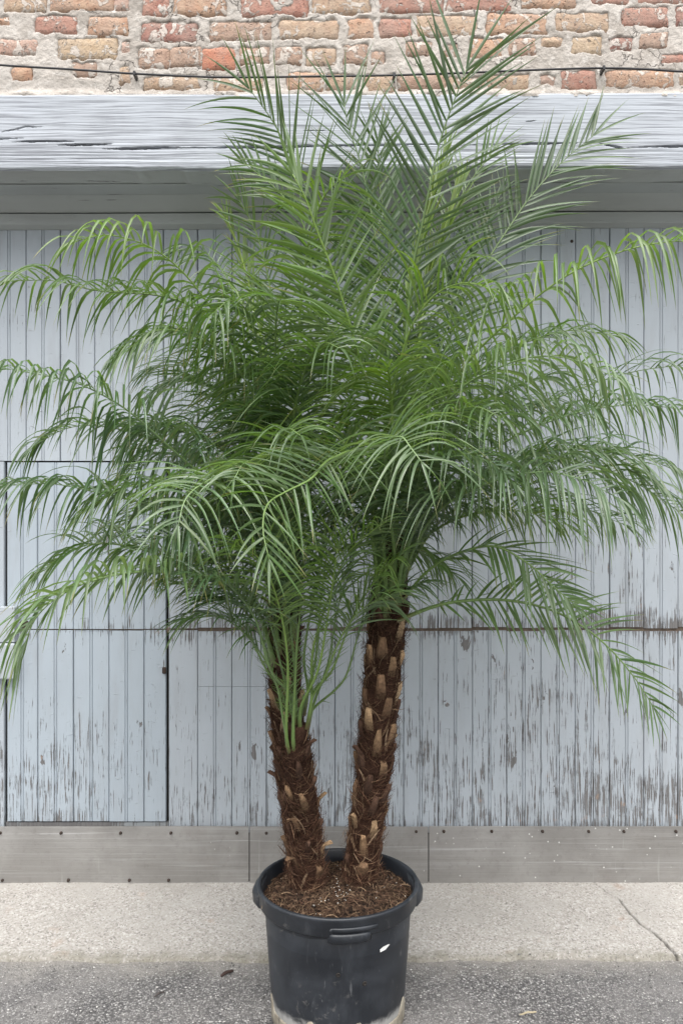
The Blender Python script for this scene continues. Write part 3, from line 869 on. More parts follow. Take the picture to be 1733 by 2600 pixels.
def build_pot():
    pot = tag(empty('plant_pot'), 'large round black plastic nursery pot holding the palms', 'pot')
    zr = 0.366
    body = [(0.1835, 0.036), (0.1850, 0.040), (0.1895, 0.10), (0.196, 0.185), (0.2005, 0.25), (0.2012, 0.2525), (0.2008, 0.256), (0.2055, 0.318),
            (0.2035, 0.320), (0.197, 0.25), (0.188, 0.15), (0.180, 0.036)]
    v, f = lathe(body)
    mesh('body', v, f, M_pot, pot, smooth=True)
    rim = [(0.2057, 0.317), (0.2175, 0.316), (0.2195, 0.319), (0.2215, 0.352), (0.2245, 0.357), (0.2255, 0.362), (0.2245, 0.3655), (0.2215, 0.3668), (0.2160, 0.3665), (0.2135, 0.363), (0.2105, 0.335), (0.2040, 0.30)]
    v, f = lathe(rim, 96, 0.0012)
    mesh('rim', v, f, M_pot, pot, smooth=True)
    # moulded grips: left, right, front
    side = [(-0.006, 0.304), (0.012, 0.303), (0.021, 0.313), (0.023, 0.340), (0.017, 0.352), (0.006, 0.356), (-0.006, 0.356)]
    for ac in (math.radians(176), math.radians(7)):
        v, f = arc_pad(ac - 0.30, ac + 0.30, 0.2165, side, 16, 0.3)
        mesh('handle', v, f, M_pot, pot, smooth=True)
    front = [(-0.008, 0.300), (0.004, 0.2995), (0.008, 0.303), (0.009, 0.320), (0.006, 0.325), (-0.008, 0.326)]
    v, f = arc_pad(math.radians(-97), math.radians(-66), 0.2145, front, 18, 0.12)
    mesh('handle', v, f, M_pot, pot, smooth=True)
    lip = [(-0.004, 0.329), (0.0022, 0.329), (0.0030, 0.338), (0.0015, 0.341), (-0.004, 0.342)]
    v, f = arc_pad(math.radians(-95), math.radians(-62), 0.2200, lip, 18, 0.2)
    mesh('grip_lip', v, f, M_pot, pot, smooth=True)
    # dusty pale foot of the pot with drain arches
    n = 120; v = []; f = []
    for i in range(n):
        a = 2 * math.pi * i / n
        arch = 0.0
        for c in (-1.95, -1.28, -0.35, 0.6, 1.5, 2.4, 3.4):
            d = (a - c + math.pi) % (2 * math.pi) - math.pi
            arch = max(arch, 0.036 * max(0.0, 1 - (d / 0.13) ** 2))
        for (r, z) in ((0.1830, 0.0), (0.1862, 0.004), (0.1866, 0.02), (0.1872, 0.037 + arch), (0.1852, 0.042 + arch), (0.179, 0.037)):
            r2 = r + 0.0070 * max(0.0, (z - 0.037) / 0.09)
            v.append((PX + r2 * math.cos(a), PY + r2 * math.sin(a), z))
    for i in range(n):
        i2 = (i + 1) % n
        for j in range(5): f.append((i * 6 + j, i2 * 6 + j, i2 * 6 + j + 1, i * 6 + j + 1))
    mesh('foot', v, f, M_dusty, pot, smooth=True)
    # torn corner of a white sticker, two drilled holes, scrape marks
    def on_pot(tx, ty, lift=0.0012):
        # meet the view ray with the body cone
        d = np.array([(tx - 866.5) / FPX, 1.0, (1300 - ty) / FPX]); o_ = np.array([0, 0, CAM_H])
        s = 2.0
        for _ in range(40):
            p = o_ + d * s
            R = np.interp(p[2], [0.08, 0.10, 0.185, 0.25, 0.318], [0.187, 0.1895, 0.196, 0.2005, 0.2055]) + lift
            e = math.hypot(p[0] - PX, p[1] - PY) - R
            s += e * 0.8
        return o_ + d * s
    q = [(964, 2411), (965, 2418), (978, 2411), (989, 2398), (986, 2397), (972, 2404)]
    mesh('sticker', [on_pot(*c) for c in q], [tuple(range(len(q)))], M_white, pot)
    for tx, ty in ((858, 2476), (925, 2497)):
        c = on_pot(tx, ty, 0.0006)
        nrm = np.array([c[0] - PX, c[1] - PY, 0]); nrm /= np.linalg.norm(nrm); sd = np.cross(nrm, [0, 0, 1])
        vs = []
        for rr, dp in ((0.0062, 0.0), (0.0045, 0.003), (0.003, 0.001)):
            for a in np.linspace(0, 2 * math.pi, 12, endpoint=False):
                vs.append(c + nrm * dp + sd * rr * math.cos(a) + np.array([0, 0, 1]) * rr * math.sin(a))
        fs = [(k * 12 + i, k * 12 + (i + 1) % 12, (k + 1) * 12 + (i + 1) % 12, (k + 1) * 12 + i) for k in range(2) for i in range(12)] + [tuple(24 + i for i in range(12))]
        mesh('drain_hole', vs, fs, M_dark, pot, smooth=True)
build_pot()

SOIL_Z = 0.338
def soil_h(x, y):
    r = np.hypot(x - PX, y - PY)
    return SOIL_Z + 0.012 * fbm(x * 14, y * 14, seed=201) + 0.008 * np.exp(-((r - 0.0) / 0.12) ** 2) - 0.012 * sstep(0.17, 0.21, r)

def ribbon(path, w, side):
    """flat strip along a path; returns verts, faces"""
    path = np.asarray(path); n = len(path)
    v = []; 
    for i in range(n):
        k = w * (1 - 0.75 * (i / (n - 1)) ** 2)
        v += [path[i] - side * k / 2, path[i] + side * k / 2]
    return v, [(2 * i, 2 * i + 1, 2 * i + 3, 2 * i + 2) for i in range(n - 1)]

def build_soil():
    soil = tag(empty('potting_soil'), 'dark brown rooty potting soil flecked with white perlite in the pot', 'soil', kind='stuff')
    nr_, na = 40, 110
    R, A = np.meshgrid(np.linspace(0.0005, 0.211, nr_), np.linspace(0, 2 * math.pi, na, endpoint=True), indexing='ij')
    X = PX + R * np.cos(A); Y = PY + R * np.sin(A)
    Z = soil_h(X, Y) + 0.004 * fbm(X * 70, Y * 70, seed=203, oct=3)
    tag(mesh('soil_bed', np.stack([X, Y, Z], -1).reshape(-1, 3), grid_faces(nr_, na)[:, ::-1], M_soil, soil, smooth=True), kind='stuff')
    v, f, c = [], [], []
    r = random.Random(5)
    for i in range(2600):
        a = r.uniform(0, 2 * math.pi); rr = 0.205 * math.sqrt(r.random())
        x, y = PX + rr * math.cos(a), PY + rr * math.sin(a)
        L = r.choice((0.012, 0.02, 0.03, 0.05)) * r.uniform(0.6, 1.3); d = r.uniform(0, 2 * math.pi); bend = r.uniform(-1.6, 1.6)
        pts = []; px, py = x, y; up = r.uniform(0.1, 1.0)
        for k in range(5):
            t = k / 4
            if math.hypot(px - PX, py - PY) > 0.208: px, py = PX + (px - PX) * 0.97, PY + (py - PY) * 0.97
            z = float(soil_h(np.array(px), np.array(py))) + 0.003 + up * 0.010 * math.sin(t * math.pi)
            pts.append(np.array([px, py, z])); px += math.cos(d) * L / 4; py += math.sin(d) * L / 4; d += bend / 4
        w = r.choice((0.0009, 0.0012, 0.0016, 0.0026))
        sd = np.array([-math.sin(d), math.cos(d), r.uniform(-0.8, 0.8)]); sd /= np.linalg.norm(sd)
        vv, ff = ribbon(pts, w, sd); b = len(v)
        tone = r.choice(((0.05, 0.03, 0.02), (0.09, 0.055, 0.035), (0.16, 0.10, 0.065), (0.28, 0.19, 0.12), (0.11, 0.06, 0.04)))
        v += vv; f += [tuple(b + q for q in g) for g in ff]; c += [(*tone, 1)] * len(vv)
    tag(mesh('root_fibres', v, f, M_fibre, soil, cols=c), kind='stuff')
    v, f = [], []
    for i in range(80):
        a = r.uniform(0, 2 * math.pi); rr = 0.19 * math.sqrt(r.random())
        if r.random() < 0.45: a = -math.pi / 2 + r.gauss(0.35, 0.7); rr = abs(r.gauss(0.05, 0.05))
        x, y = PX + rr * math.cos(a), PY + rr * math.sin(a); s = r.uniform(0.0009, 0.0024)
        z = float(soil_h(np.array(x), np.array(y))) + 0.004; b = len(v)
        for dx, dy, dz in ((1, 0, 0), (-1, 0, 0), (0, 1, 0), (0, -1, 0), (0, 0, 1), (0, 0, -1)):
            v.append((x + dx * s * r.uniform(0.7, 1.2), y + dy * s * r.uniform(0.7, 1.2), z + dz * s))
        f += [tuple(b + q for q in g) for g in ((0, 2, 4), (2, 1, 4), (1, 3, 4), (3, 0, 4), (2, 0, 5), (1, 2, 5), (3, 1, 5), (0, 3, 5))]
    tag(mesh('perlite', v, f, M_perl, soil), kind='stuff')
build_soil()

# ================================================================ PALMS
def nrmz(a): return a / (np.linalg.norm(a) + 1e-12)
G = np.array([0, 0, -1.0])
UPV = np.array([0, 0, 1.0])
LEAF_N = 8

def leaflet_geo(base, T, S, N, L, w, ang, lift, droop, twist, kink):
    """one narrow folded leaflet; returns verts (3 per station)"""
    d = nrmz(math.cos(ang) * T + math.sin(ang) * (S * math.cos(lift) + N * math.sin(lift)))
    p = np.array(base, float); v = []; ts = []
    for i in range(LEAF_N + 1):
        t = i / LEAF_N
        wd = T - d * np.dot(T, d)
        if np.linalg.norm(wd) < 1e-3: wd = N - d * np.dot(N, d)
        wd = nrmz(wd); nn = np.cross(d, wd)
        wd = wd * math.cos(twist) + nn * math.sin(twist); nn = np.cross(d, wd)
        if nn[2] < 0: nn = -nn
        ww = w * (0.55 + 0.45 * min(1, t / 0.18)) * (1 - max(0.0, (t - 0.30) / 0.70) ** 1.5)
        ww = max(ww, 0.0003)
        v += [p - wd * ww / 2 + nn * ww * 0.16, p - nn * ww * 0.10, p + wd * ww / 2 + nn * ww * 0.16]
        ts.append(t)
        p = p + d * (L / LEAF_N)
        k = droop * (0.35 + kink * math.exp(-((t - 0.22) / 0.16) ** 2) + 0.5 * t)
        d = nrmz(d + G * k / LEAF_N * (0.35 + 0.65 * math.sqrt(max(0.0, 1 - d[2] ** 2))))
    return v
LEAF_F = []
for i in range(LEAF_N):
    a = i * 3
    LEAF_F += [(a, a + 1, a + 4, a + 3), (a + 1, a + 2, a + 5, a + 4)]

TINTS = {
    'dark':  (0.064, 0.118, 0.050),
    'mid':   (0.092, 0.162, 0.052),
    'blue':  (0.092, 0.158, 0.082),
    'fresh': (0.132, 0.225, 0.046),
    'lime':  (0.195, 0.290, 0.050),
    'pale':  (0.138, 0.215, 0.105),
}
STALK = (0.13, 0.21, 0.06)

def frond(palm, pts, side=None, L=0.21, droop=1.0, tint='mid', single=False, width=0.0088, bare=0.24, n=34, ang=(1.05, 0.62), lift=0.25, kink=0.6, base_r=0.0075, tuft=True, tip_len=0.62, flare=1.7):
    """a feather leaf: tapering stalk and paired leaflets. pts = list of 3D points, base first"""
    NP = 60
    if droop >= 0.85:
        droop *= 2.0; L *= 1.62; lift += 0.10; n = int(n * 1.20); width *= 0.86; ang = (ang[0] + 0.14, ang[1] + 0.22)
    path, LEN = cat(pts, NP)
    T = np.gradient(path, axis=0); T /= np.linalg.norm(T, axis=1)[:, None]
    if side is None:
        h = path[-1] - path[0]; h[2] = 0; h = nrmz(h)
        side = np.cross(h, UPV)
    side = np.asarray(side, float)
    # stalk: broad flat base, thinning to the tip
    sides = 6; v = []
    for i in range(NP):
        t = i / (NP - 1)
        s = nrmz(side - T[i] * np.dot(side, T[i])); nn = np.cross(s, T[i])
        if nn[2] < 0 and abs(nn[2]) > 0.3: nn = -nn
        r = base_r * (1 - t) ** 0.85 * 0.72 + 0.0011
        fl = 1.0 + flare * max(0, 1 - t / 0.17) ** 1.4
        for q in range(sides):
            a = 2 * math.pi * q / sides
            v.append(path[i] + s * r * fl * math.cos(a) + nn * r * 0.75 * math.sin(a))
    f = [(i * sides + q, i * sides + (q + 1) % sides, (i + 1) * sides + (q + 1) % sides, (i + 1) * sides + q) for i in range(NP - 1) for q in range(sides)]
    f.append(tuple((NP - 1) * sides + q for q in range(sides)))
    tc = np.array(TINTS[tint])
    cols = []
    for i in range(NP):
        t = i / (NP - 1)
        c = np.array(STALK) * (1 - t) + (tc * 1.2 + np.array([0.03, 0.025, 0])) * t
        if t < 0.09: k = t / 0.09; c = c * k + np.array([0.10, 0.075, 0.032]) * (1 - k)
        cols += [(*c, 1)] * sides
    fr = mesh('frond', v, f, M_rachis, palm, smooth=True, cols=cols)
    av, af, ac = [], [], []
    r = rnd
    def put(vv, colbase, spine=False):
        nonlocal av, af, ac
        st = len(vv) // 3; cc = []; tipb = r.choice((0.97, 0.96, 0.94, 0.93, 0.90, 0.84) if not spine else (2.0,))
        for i in range(st):
            t = i / (st - 1)
            c = colbase * (1 + 0.12 * (t - 0.5))
            if t > tipb: c = c * 0.3 + np.array([0.30, 0.23, 0.08]) * 0.7
            cc += [(*c, 1)] * 3
        if single and not spine:
            mesh('leaflet', vv, LEAF_F, M_leaf, fr, smooth=True, cols=cc)
        else:
            b = len(av); av += vv; af += [tuple(b + q for q in g) for g in LEAF_F]; ac += cc
    prev_norm = None
    ph = [r.uniform(0, 6.28) for _ in range(4)]; roll = r.uniform(-0.22, 0.22)
    for k in range(n):
        t = bare + (1 - bare) * (k + 0.5) / n
        for sg in (-1, 1):
            if r.random() < 0.04: continue
            tt = min(0.998, t + r.uniform(-0.25, 0.25) * (1 - bare) / n)
            fi = tt * (NP - 1); i = int(fi); fr_ = fi - i; i2 = min(NP - 1, i + 1)
            p = path[i] * (1 - fr_) + path[i2] * fr_; tg = nrmz(T[i] * (1 - fr_) + T[i2] * fr_)
            s = nrmz(side - tg * np.dot(side, tg)); nn = np.cross(s, tg)
            tw = roll + 0.22 * math.sin(tt * 5 + ph[0])
            s, nn = s * math.cos(tw) + nn * math.sin(tw), nn * math.cos(tw) - s * math.sin(tw)
            if prev_norm is not None and np.dot(nn, prev_norm) < 0: nn = -nn
            elif prev_norm is None and nn[2] < 0: nn = -nn
            prev_norm = nn
            u = (tt - bare) / (1 - bare)
            prof = 0.45 + 0.55 * min(1, u / 0.22) if u < 0.5 else 1 - (1 - tip_len) * ((u - 0.5) / 0.5) ** 1.8
            ll = L * prof * r.uniform(0.82, 1.10)
            a = ang[0] + (ang[1] - ang[0]) * u ** 1.2 + r.gauss(0, 0.085)
            slow = 1 + 0.30 * math.sin(tt * 11 + ph[1] + sg) + 0.15 * math.sin(tt * 29 + ph[2])
            a += 0.10 * math.sin(tt * 13 + ph[3] + sg * 1.3)
            col = tc * r.uniform(0.78, 1.25) * np.array([r.uniform(0.92, 1.10), 1.0, r.uniform(0.88, 1.12)])
            put(leaflet_geo(p, tg, s * sg, nn, ll, width * r.uniform(0.86, 1.1) * (0.75 + 0.25 * prof), a, lift + r.gauss(0, 0.17), droop * r.uniform(0.6, 1.35) * slow, r.gauss(0, 0.38), kink), col)
    if tuft:   # end leaflets
        s = nrmz(side - T[-1] * np.dot(side, T[-1]))
        for sg in (-0.8, 0.8):
            put(leaflet_geo(path[-1], T[-1], s * sg, np.cross(s, T[-1]), L * tip_len * 0.8, width * 0.85, 0.25, 0.1, droop, 0.0, 0.2), tc * 1.05)
    # spines on the bare stalk
    m = int(9 * bare / 0.24)
    for k in range(m):
        t = bare * (0.35 + 0.65 * k / m); i = int(t * (NP - 1)); tg = T[i]
        s = nrmz(side - tg * np.dot(side, tg)); nn = np.cross(s, tg)
        for sg in (-1, 1):
            put(leaflet_geo(path[i], tg, s * sg, nn, r.uniform(0.02, 0.055), 0.0022, r.uniform(0.5, 1.0), r.uniform(-0.5, 0.5), 0.2, 0.0, 0.1), np.array(STALK) * r.uniform(0.7, 1.2), spine=True)
    if av:
        o = mesh('leaflets', av, af, M_leaf, fr, smooth=True, cols=ac)
        o['kind'] = 'stuff'
    return fr

def trunk(palm, pts, r0, r1, seed, n_stub, crown_t=1.0, stub_scale=1.0):
    r = random.Random(seed)
    path, LEN = cat(pts, 90)
    T = np.gradient(path, axis=0); T /= np.linalg.norm(T, axis=1)[:, None]
    sides = 40; v = []
    Us = []
    U = nrmz(np.cross(T[0], np.array([0, 1.0, 0.0])))
    th = np.linspace(0, 2 * math.pi, sides, endpoint=False)
    for i in range(90):
        U = nrmz(U - T[i] * np.dot(U, T[i])); W = np.cross(T[i], U); Us.append((U.copy(), W))
        t = i / 89; R = r0 + (r1 - r0) * t
        R = R * (1 + 0.14 * max(0, 1 - t / 0.06))
        lump = 1 + 0.10 * fbm(np.cos(th) * 1.6 + seed, np.sin(th) * 1.6, np.full(sides, t * LEN * 14), seed=300 + seed) + 0.05 * math.sin(t * LEN * 95)
        for a, l in zip(th, lump): v.append(path[i] + (U * math.cos(a) + W * math.sin(a)) * R * l)
    f = [(i * sides + q, i * sides + (q + 1) % sides, (i + 1) * sides + (q + 1) % sides, (i + 1) * sides + q) for i in range(89) for q in range(sides)]
    f.append(tuple(89 * sides + q for q in range(sides)))
    tr = mesh('trunk', v, f, M_trunk, palm, smooth=True)
    def at(t, a, out):
        fi = t * 89; i = min(88, int(fi)); k = fi - i
        p = path[i] * (1 - k) + path[i + 1] * k; U, W = Us[i]
        R = (r0 + (r1 - r0) * t) * (1 + 0.14 * max(0, 1 - t / 0.06))
        nrm = U * math.cos(a) + W * math.sin(a)
        return p + nrm * (R + out), nrm, T[i]
    # sawn-off leaf bases in a spiral
    a = r.uniform(0, 6)
    for k in range(n_stub):
        t = 0.03 + (crown_t - 0.05) * (k + 0.5) / n_stub; a += 2.3999
        young = t / crown_t
        p, nrm, tg = at(min(0.99, t + r.uniform(-0.012, 0.012)), a + r.uniform(-0.3, 0.3), -0.003)
        sd = np.cross(tg, nrm)
        hgt = r.uniform(0.028, 0.070) * stub_scale; wb = r.uniform(0.026, 0.042) * stub_scale; wt = wb * r.uniform(0.28, 0.62)
        lean = r.uniform(0.004, 0.020) if r.random() < 0.85 else 0.032
        skew = r.uniform(-0.012, 0.012)
        clean = seed == 2 and young > 0.42 and r.random() < 0.8
        if clean: hgt = r.uniform(0.042, 0.066) * stub_scale; wb = r.uniform(0.030, 0.040) * stub_scale; wt = wb * r.uniform(0.50, 0.66); lean = r.uniform(0.006, 0.014); skew *= 0.4
        rows = []
        for q, (zz, wd, out, th_) in enumerate(((-0.012, wb, 0.0, 0.005), (hgt * 0.25, wb * 0.88, 0.005, 0.007), (hgt * 0.65, wb * 0.6 + wt * 0.2, 0.009, 0.008), (hgt, wt, lean, 0.007))):
            c = p + tg * zz + nrm * out + sd * skew * zz / hgt
            for sx_, ox in ((-1, 0.0), (-0.45, 1.0), (0.45, 1.0), (1, 0.0)):
                jag = r.uniform(-0.009, 0.006) * (0.25 if clean else 1) if q == 3 else 0
                rows.append(c + sd * wd / 2 * sx_ + nrm * th_ * ox + tg * jag)
            for sx_ in (0.7, -0.7):
                rows.append(c + sd * wd / 2 * sx_ - nrm * 0.005)
        ff = [(q * 6 + j, q * 6 + (j + 1) % 6, (q + 1) * 6 + (j + 1) % 6, (q + 1) * 6 + j) for q in range(3) for j in range(6)] + [tuple(18 + j for j in range(6))]
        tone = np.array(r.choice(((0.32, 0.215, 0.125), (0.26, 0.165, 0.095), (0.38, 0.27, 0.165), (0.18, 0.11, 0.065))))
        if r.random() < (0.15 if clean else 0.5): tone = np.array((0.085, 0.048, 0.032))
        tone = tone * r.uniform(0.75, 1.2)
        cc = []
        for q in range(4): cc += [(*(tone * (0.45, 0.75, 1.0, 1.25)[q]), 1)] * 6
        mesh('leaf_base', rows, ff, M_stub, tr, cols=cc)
    # matted fibre
    v, f, c = [], [], []
    nf = int(8000 * LEN)
    for k in range(nf):
        t = r.uniform(0.0, min(1, crown_t + 0.06)); a = r.uniform(0, 2 * math.pi)
        L = r.uniform(0.015, 0.06); dirn = r.gauss(0, 0.9) + (0 if r.random() < 0.6 else 1.4); bend = r.uniform(-1.3, 1.3)
        pts_ = []; o_ = r.uniform(-0.001, 0.005); fly = r.random() ** 3 * 0.030
        for q in range(5):
            p, nrm, tg = at(max(0, min(1, t)), a, o_ + fly * (q / 4) ** 1.5 + 0.002 * math.sin(q * 0.8))
            pts_.append(p); R = r0
            a += math.cos(dirn) * L / 4 / R; t += math.sin(dirn) * L / 4 / LEN; dirn += bend / 4
        w = r.choice((0.0008, 0.0011, 0.0016, 0.0024))
        vv, ff = ribbon(pts_, w, nrmz(np.cross(nrm, pts_[-1] - pts_[0]) + nrm * r.uniform(-0.6, 0.6)))
        b = len(v); v += vv; f += [tuple(b + q for q in g) for g in ff]
        low = 1 - t
        base = (0.050, 0.026, 0.018) if r.random() < 0.6 else ((0.105, 0.054, 0.034) if r.random() < 0.75 else (0.22, 0.135, 0.082))
        kk = 0.75 + 0.7 * max(0, low)
        c += [(base[0] * kk, base[1] * kk, base[2] * kk, 1)] * len(vv)
    for k in range(int(330 * LEN)):            # broad torn strips of burlap-like sheath
        t = r.uniform(0.02, crown_t); a = r.uniform(0, 2 * math.pi); L = r.uniform(0.03, 0.075); dirn = 1.57 + r.gauss(0, 0.6); bend = r.uniform(-0.8, 0.8); fly = r.random() ** 2 * 0.016
        pts_ = []
        for q in range(5):
            p, nrm, tg = at(max(0, min(1, t)), a, 0.002 + fly * (q / 4) ** 1.3); pts_.append(p)
            a += math.cos(dirn) * L / 4 / r0; t += math.sin(dirn) * L / 4 / LEN; dirn += bend / 4
        vv, ff = ribbon(pts_, r.uniform(0.003, 0.009), nrmz(np.cross(nrm, pts_[-1] - pts_[0]) + nrm * r.uniform(-0.3, 0.3)))
        b = len(v); v += vv; f += [tuple(b + q for q in g) for g in ff]
        base = r.choice(((0.07, 0.04, 0.026), (0.12, 0.072, 0.045), (0.20, 0.13, 0.08), (0.30, 0.21, 0.135)))
        kk = 0.6 + 0.7 * max(0, 1 - t)
        c += [(base[0] * kk, base[1] * kk, base[2] * kk, 1)] * len(vv)
    o = mesh('fibre', v, f, M_fibre, tr, cols=c); o['kind'] = 'stuff'
    return path

palm_l = tag(empty('palm_tree'), 'tall pygmy date palm with the back left trunk and arching left fronds', 'palm', 'potted pygmy date palms')
palm_r = tag(empty('palm_tree'), 'tallest pygmy date palm with the clean right-hand trunk and upright fronds', 'palm', 'potted pygmy date palms')
palm_s = tag(empty('palm_tree'), 'shortest pygmy date palm with slim green stalks rising from the front left trunk', 'palm', 'potted pygmy date palms')

trunk(palm_l, [P(775, 2244, 2.43), P(762, 2100, 2.445), P(734, 1900, 2.44), P(722, 1700, 2.43), P(724, 1550, 2.42), P(730, 1400, 2.41), P(735, 1300, 2.40)], 0.043, 0.038, 1, 54, 0.78, 0.85)
trunk(palm_r, [P(912, 2240, 2.385), P(925, 2130, 2.38), P(944, 1990, 2.37), P(960, 1830, 2.36), P(981, 1600, 2.35), P(993, 1450, 2.345), P(1003, 1340, 2.34)], 0.041, 0.047, 2, 54, 0.77, 1.0)
trunk(palm_s, [P(779, 2256, 2.35), P(777, 2130, 2.33), P(763, 2010, 2.30), P(752, 1900, 2.285), P(748, 1840, 2.28)], 0.042, 0.032, 3, 24, 0.86, 0.70)

XP = (1, 0, 0)
AXIS = {palm_l.name: ([1150, 1267, 1402, 1538], [667, 660, 655, 653], 2.415), palm_r.name: ([1150, 1212, 1312, 1448], [912, 907, 898, 888], 2.345)}
def fr_(palm, pts, **kw):
    # root the stalk low on the trunk's skin: old, low-hanging leaves lowest
    if palm.name in AXIS and 1150 < pts[0][1] < 1320:
        ys, xs, D0 = AXIS[palm.name]
        tip = pts[-1]
        by = 1215 + 175 * min(1.0, max(0.0, (tip[1] - 250) / 850.0)) + rnd.uniform(-15, 25)
        sx_ = max(-1.0, min(1.0, (tip[0] - pts[0][0]) / 350.0)); sd_ = max(-1.0, min(1.0, (tip[2] - D0) / 0.25))
        nrm_ = math.hypot(sx_, sd_) + 1e-6; k = min(1.0, nrm_ * 3) / nrm_
        bx = float(np.interp(by, ys, xs)); x2 = float(np.interp(by - 90, ys, xs))
        pts = [(bx + sx_ * k * 33, by, D0 + sd_ * k * 0.040), (x2 + sx_ * k * 50, by - 95, D0 + sd_ * k * 0.062)] + [p for p in pts[1:] if p[1] < by - 150 or abs(p[0] - bx) > 90]
    return frond(palm, [F(*p) for p in pts], **kw)

# ---- right palm, upright and right-hand fronds (full-view pixels and distance)
fr_(palm_r, [(908, 1230, 2.33), (915, 1000, 2.32), (930, 800, 2.30), (946, 623, 2.28), (967, 525, 2.26), (987, 426, 2.24), (1008, 332, 2.23), (1034, 254, 2.22), (1071, 158, 2.21)], side=XP, L=0.30, droop=0.16, tint='dark', single=True, n=40, bare=0.32, ang=(1.02, 0.60), lift=0.10, width=0.0100, tip_len=0.92)
fr_(palm_r, [(892, 1240, 2.33), (864, 967, 2.27), (847, 906, 2.24), (819, 801, 2.19), (803, 745, 2.17), (764, 623, 2.12), (728, 530, 2.09), (702, 457, 2.07), (672, 400, 2.06)], side=XP, L=0.225, droop=0.6, tint='fresh', single=False, n=38, bare=0.3, ang=(1.0, 0.62), lift=0.2, width=0.0100, tip_len=0.75)
fr_(palm_r, [(900, 1210, 2.36), (895, 900, 2.42), (870, 600, 2.45), (837, 415, 2.46), (821, 353, 2.46), (800, 291, 2.46), (790, 240, 2.46)], side=XP, L=0.26, droop=0.18, tint='dark', n=38, bare=0.30, ang=(0.95, 0.50), lift=0.1, width=0.0095, tip_len=0.85)
fr_(palm_r, [(915, 1220, 2.37), (990, 900, 2.45), (1060, 710, 2.50), (1117, 602, 2.52), (1174, 514, 2.54), (1221, 447, 2.55), (1290, 372, 2.56), (1362, 312, 2.56)], side=(0.75, -0.35, -0.55), L=0.265, droop=0.55, tint='dark', single=False, n=42, bare=0.30, ang=(0.85, 0.50), lift=0.1, width=0.0105, tip_len=0.8)
fr_(palm_r, [(918, 1230, 2.35), (960, 1020, 2.30), (1060, 850, 2.22), (1160, 745, 2.16), (1290, 640, 2.10), (1420, 580, 2.06), (1540, 555, 2.03), (1640, 560, 2.02)], L=0.185, droop=2.1, tint='fresh', single=True, n=38, bare=0.28, ang=(1.1, 0.7), lift=0.35, kink=1.0, width=0.0100)
fr_(palm_r, [(912, 1230, 2.34), (960, 1020, 2.24), (1050, 900, 2.10), (1150, 842, 1.98), (1240, 818, 1.91), (1330, 830, 1.86), (1400, 862, 1.84)], L=0.165, droop=2.2, tint='pale', n=32, bare=0.3, ang=(1.1, 0.6), lift=0.35, kink=1.0)
fr_(palm_r, [(918, 1240, 2.37), (1020, 1080, 2.43), (1150, 980, 2.50), (1300, 905, 2.55), (1450, 855, 2.58), (1600, 835, 2.60)], L=0.15, droop=1.6, tint='dark', n=34, bare=0.25, lift=0.3)
fr_(palm_r, [(918, 1240, 2.34), (1020, 1110, 2.28), (1150, 1020, 2.22), (1300, 955, 2.18), (1450, 930, 2.15), (1600, 945, 2.14)], L=0.17, droop=2.0, tint='blue', n=36, bare=0.25, lift=0.35, kink=0.9)
fr_(palm_r, [(903, 1225, 2.32), (885, 1090, 2.10), (888, 1020, 1.95), (920, 1003, 1.86), (944, 1030, 1.80), (968, 1062, 1.77)], side=(0.80, 0.2, 0.5), L=0.175, droop=1.0, tint='pale', single=True, n=26, bare=0.42, ang=(1.25, 0.75), lift=0.25)
fr_(palm_r, [(918, 1260, 2.33), (1000, 1180, 2.22), (1110, 1115, 2.08), (1230, 1085, 1.99), (1330, 1100, 1.93), (1410, 1140, 1.90)], L=0.18, droop=1.7, tint='blue', single=False, n=36, bare=0.26, lift=0.3, kink=0.8)
fr_(palm_r, [(920, 1250, 2.34), (1040, 1140, 2.30), (1180, 1070, 2.24), (1330, 1065, 2.20), (1460, 1110, 2.17), (1580, 1190, 2.15)], L=0.19, droop=1.5, tint='blue', n=36, bare=0.26, lift=0.25, kink=0.7)
fr_(palm_r, [(925, 1380, 2.31), (975, 1318, 2.28), (1042, 1275, 2.24), (1131, 1255, 2.19), (1208, 1292, 2.16), (1264, 1342, 2.14), (1325, 1395, 2.13)], L=0.19, droop=0.55, tint='mid', n=32, bare=0.24, ang=(1.15, 0.62), lift=0.0, side=(0.5, 0.75, 0.45), width=0.0095)
fr_(palm_r, [(912, 1425, 2.31), (1021, 1387, 2.29), (1146, 1378, 2.26), (1255, 1398, 2.24), (1338, 1440, 2.22), (1404, 1495, 2.21), (1462, 1565, 2.20), (1500, 1625, 2.20)], L=0.19, droop=0.5, tint='mid', single=True, n=38, bare=0.14, ang=(1.15, 0.62), lift=0.0, side=(0.55, 0.70, 0.45), width=0.0085)
fr_(palm_r, [(905, 1230, 2.36), (985, 1000, 2.45), (1080, 860, 2.55), (1190, 790, 2.63), (1300, 770, 2.70)], L=0.18, droop=1.5, tint='dark', n=32, bare=0.28)
fr_(palm_r, [(918, 1250, 2.36), (1050, 1120, 2.42), (1200, 1050, 2.48), (1350, 1030, 2.52), (1500, 1060, 2.55), (1600, 1110, 2.56)], L=0.17, droop=1.5, tint='dark', n=34, bare=0.25)
fr_(palm_r, [(908, 1230, 2.34), (960, 1030, 2.20), (1020, 960, 2.06), (1090, 935, 1.96), (1150, 960, 1.90)], L=0.16, droop=1.6, tint='mid', n=28, bare=0.3)
fr_(palm_r, [(900, 1220, 2.33), (900, 960, 2.24), (930, 790, 2.16), (985, 690, 2.10), (1060, 650, 2.06), (1130, 665, 2.04)], L=0.17, droop=1.9, tint='fresh', n=32, bare=0.3, kink=1.0)
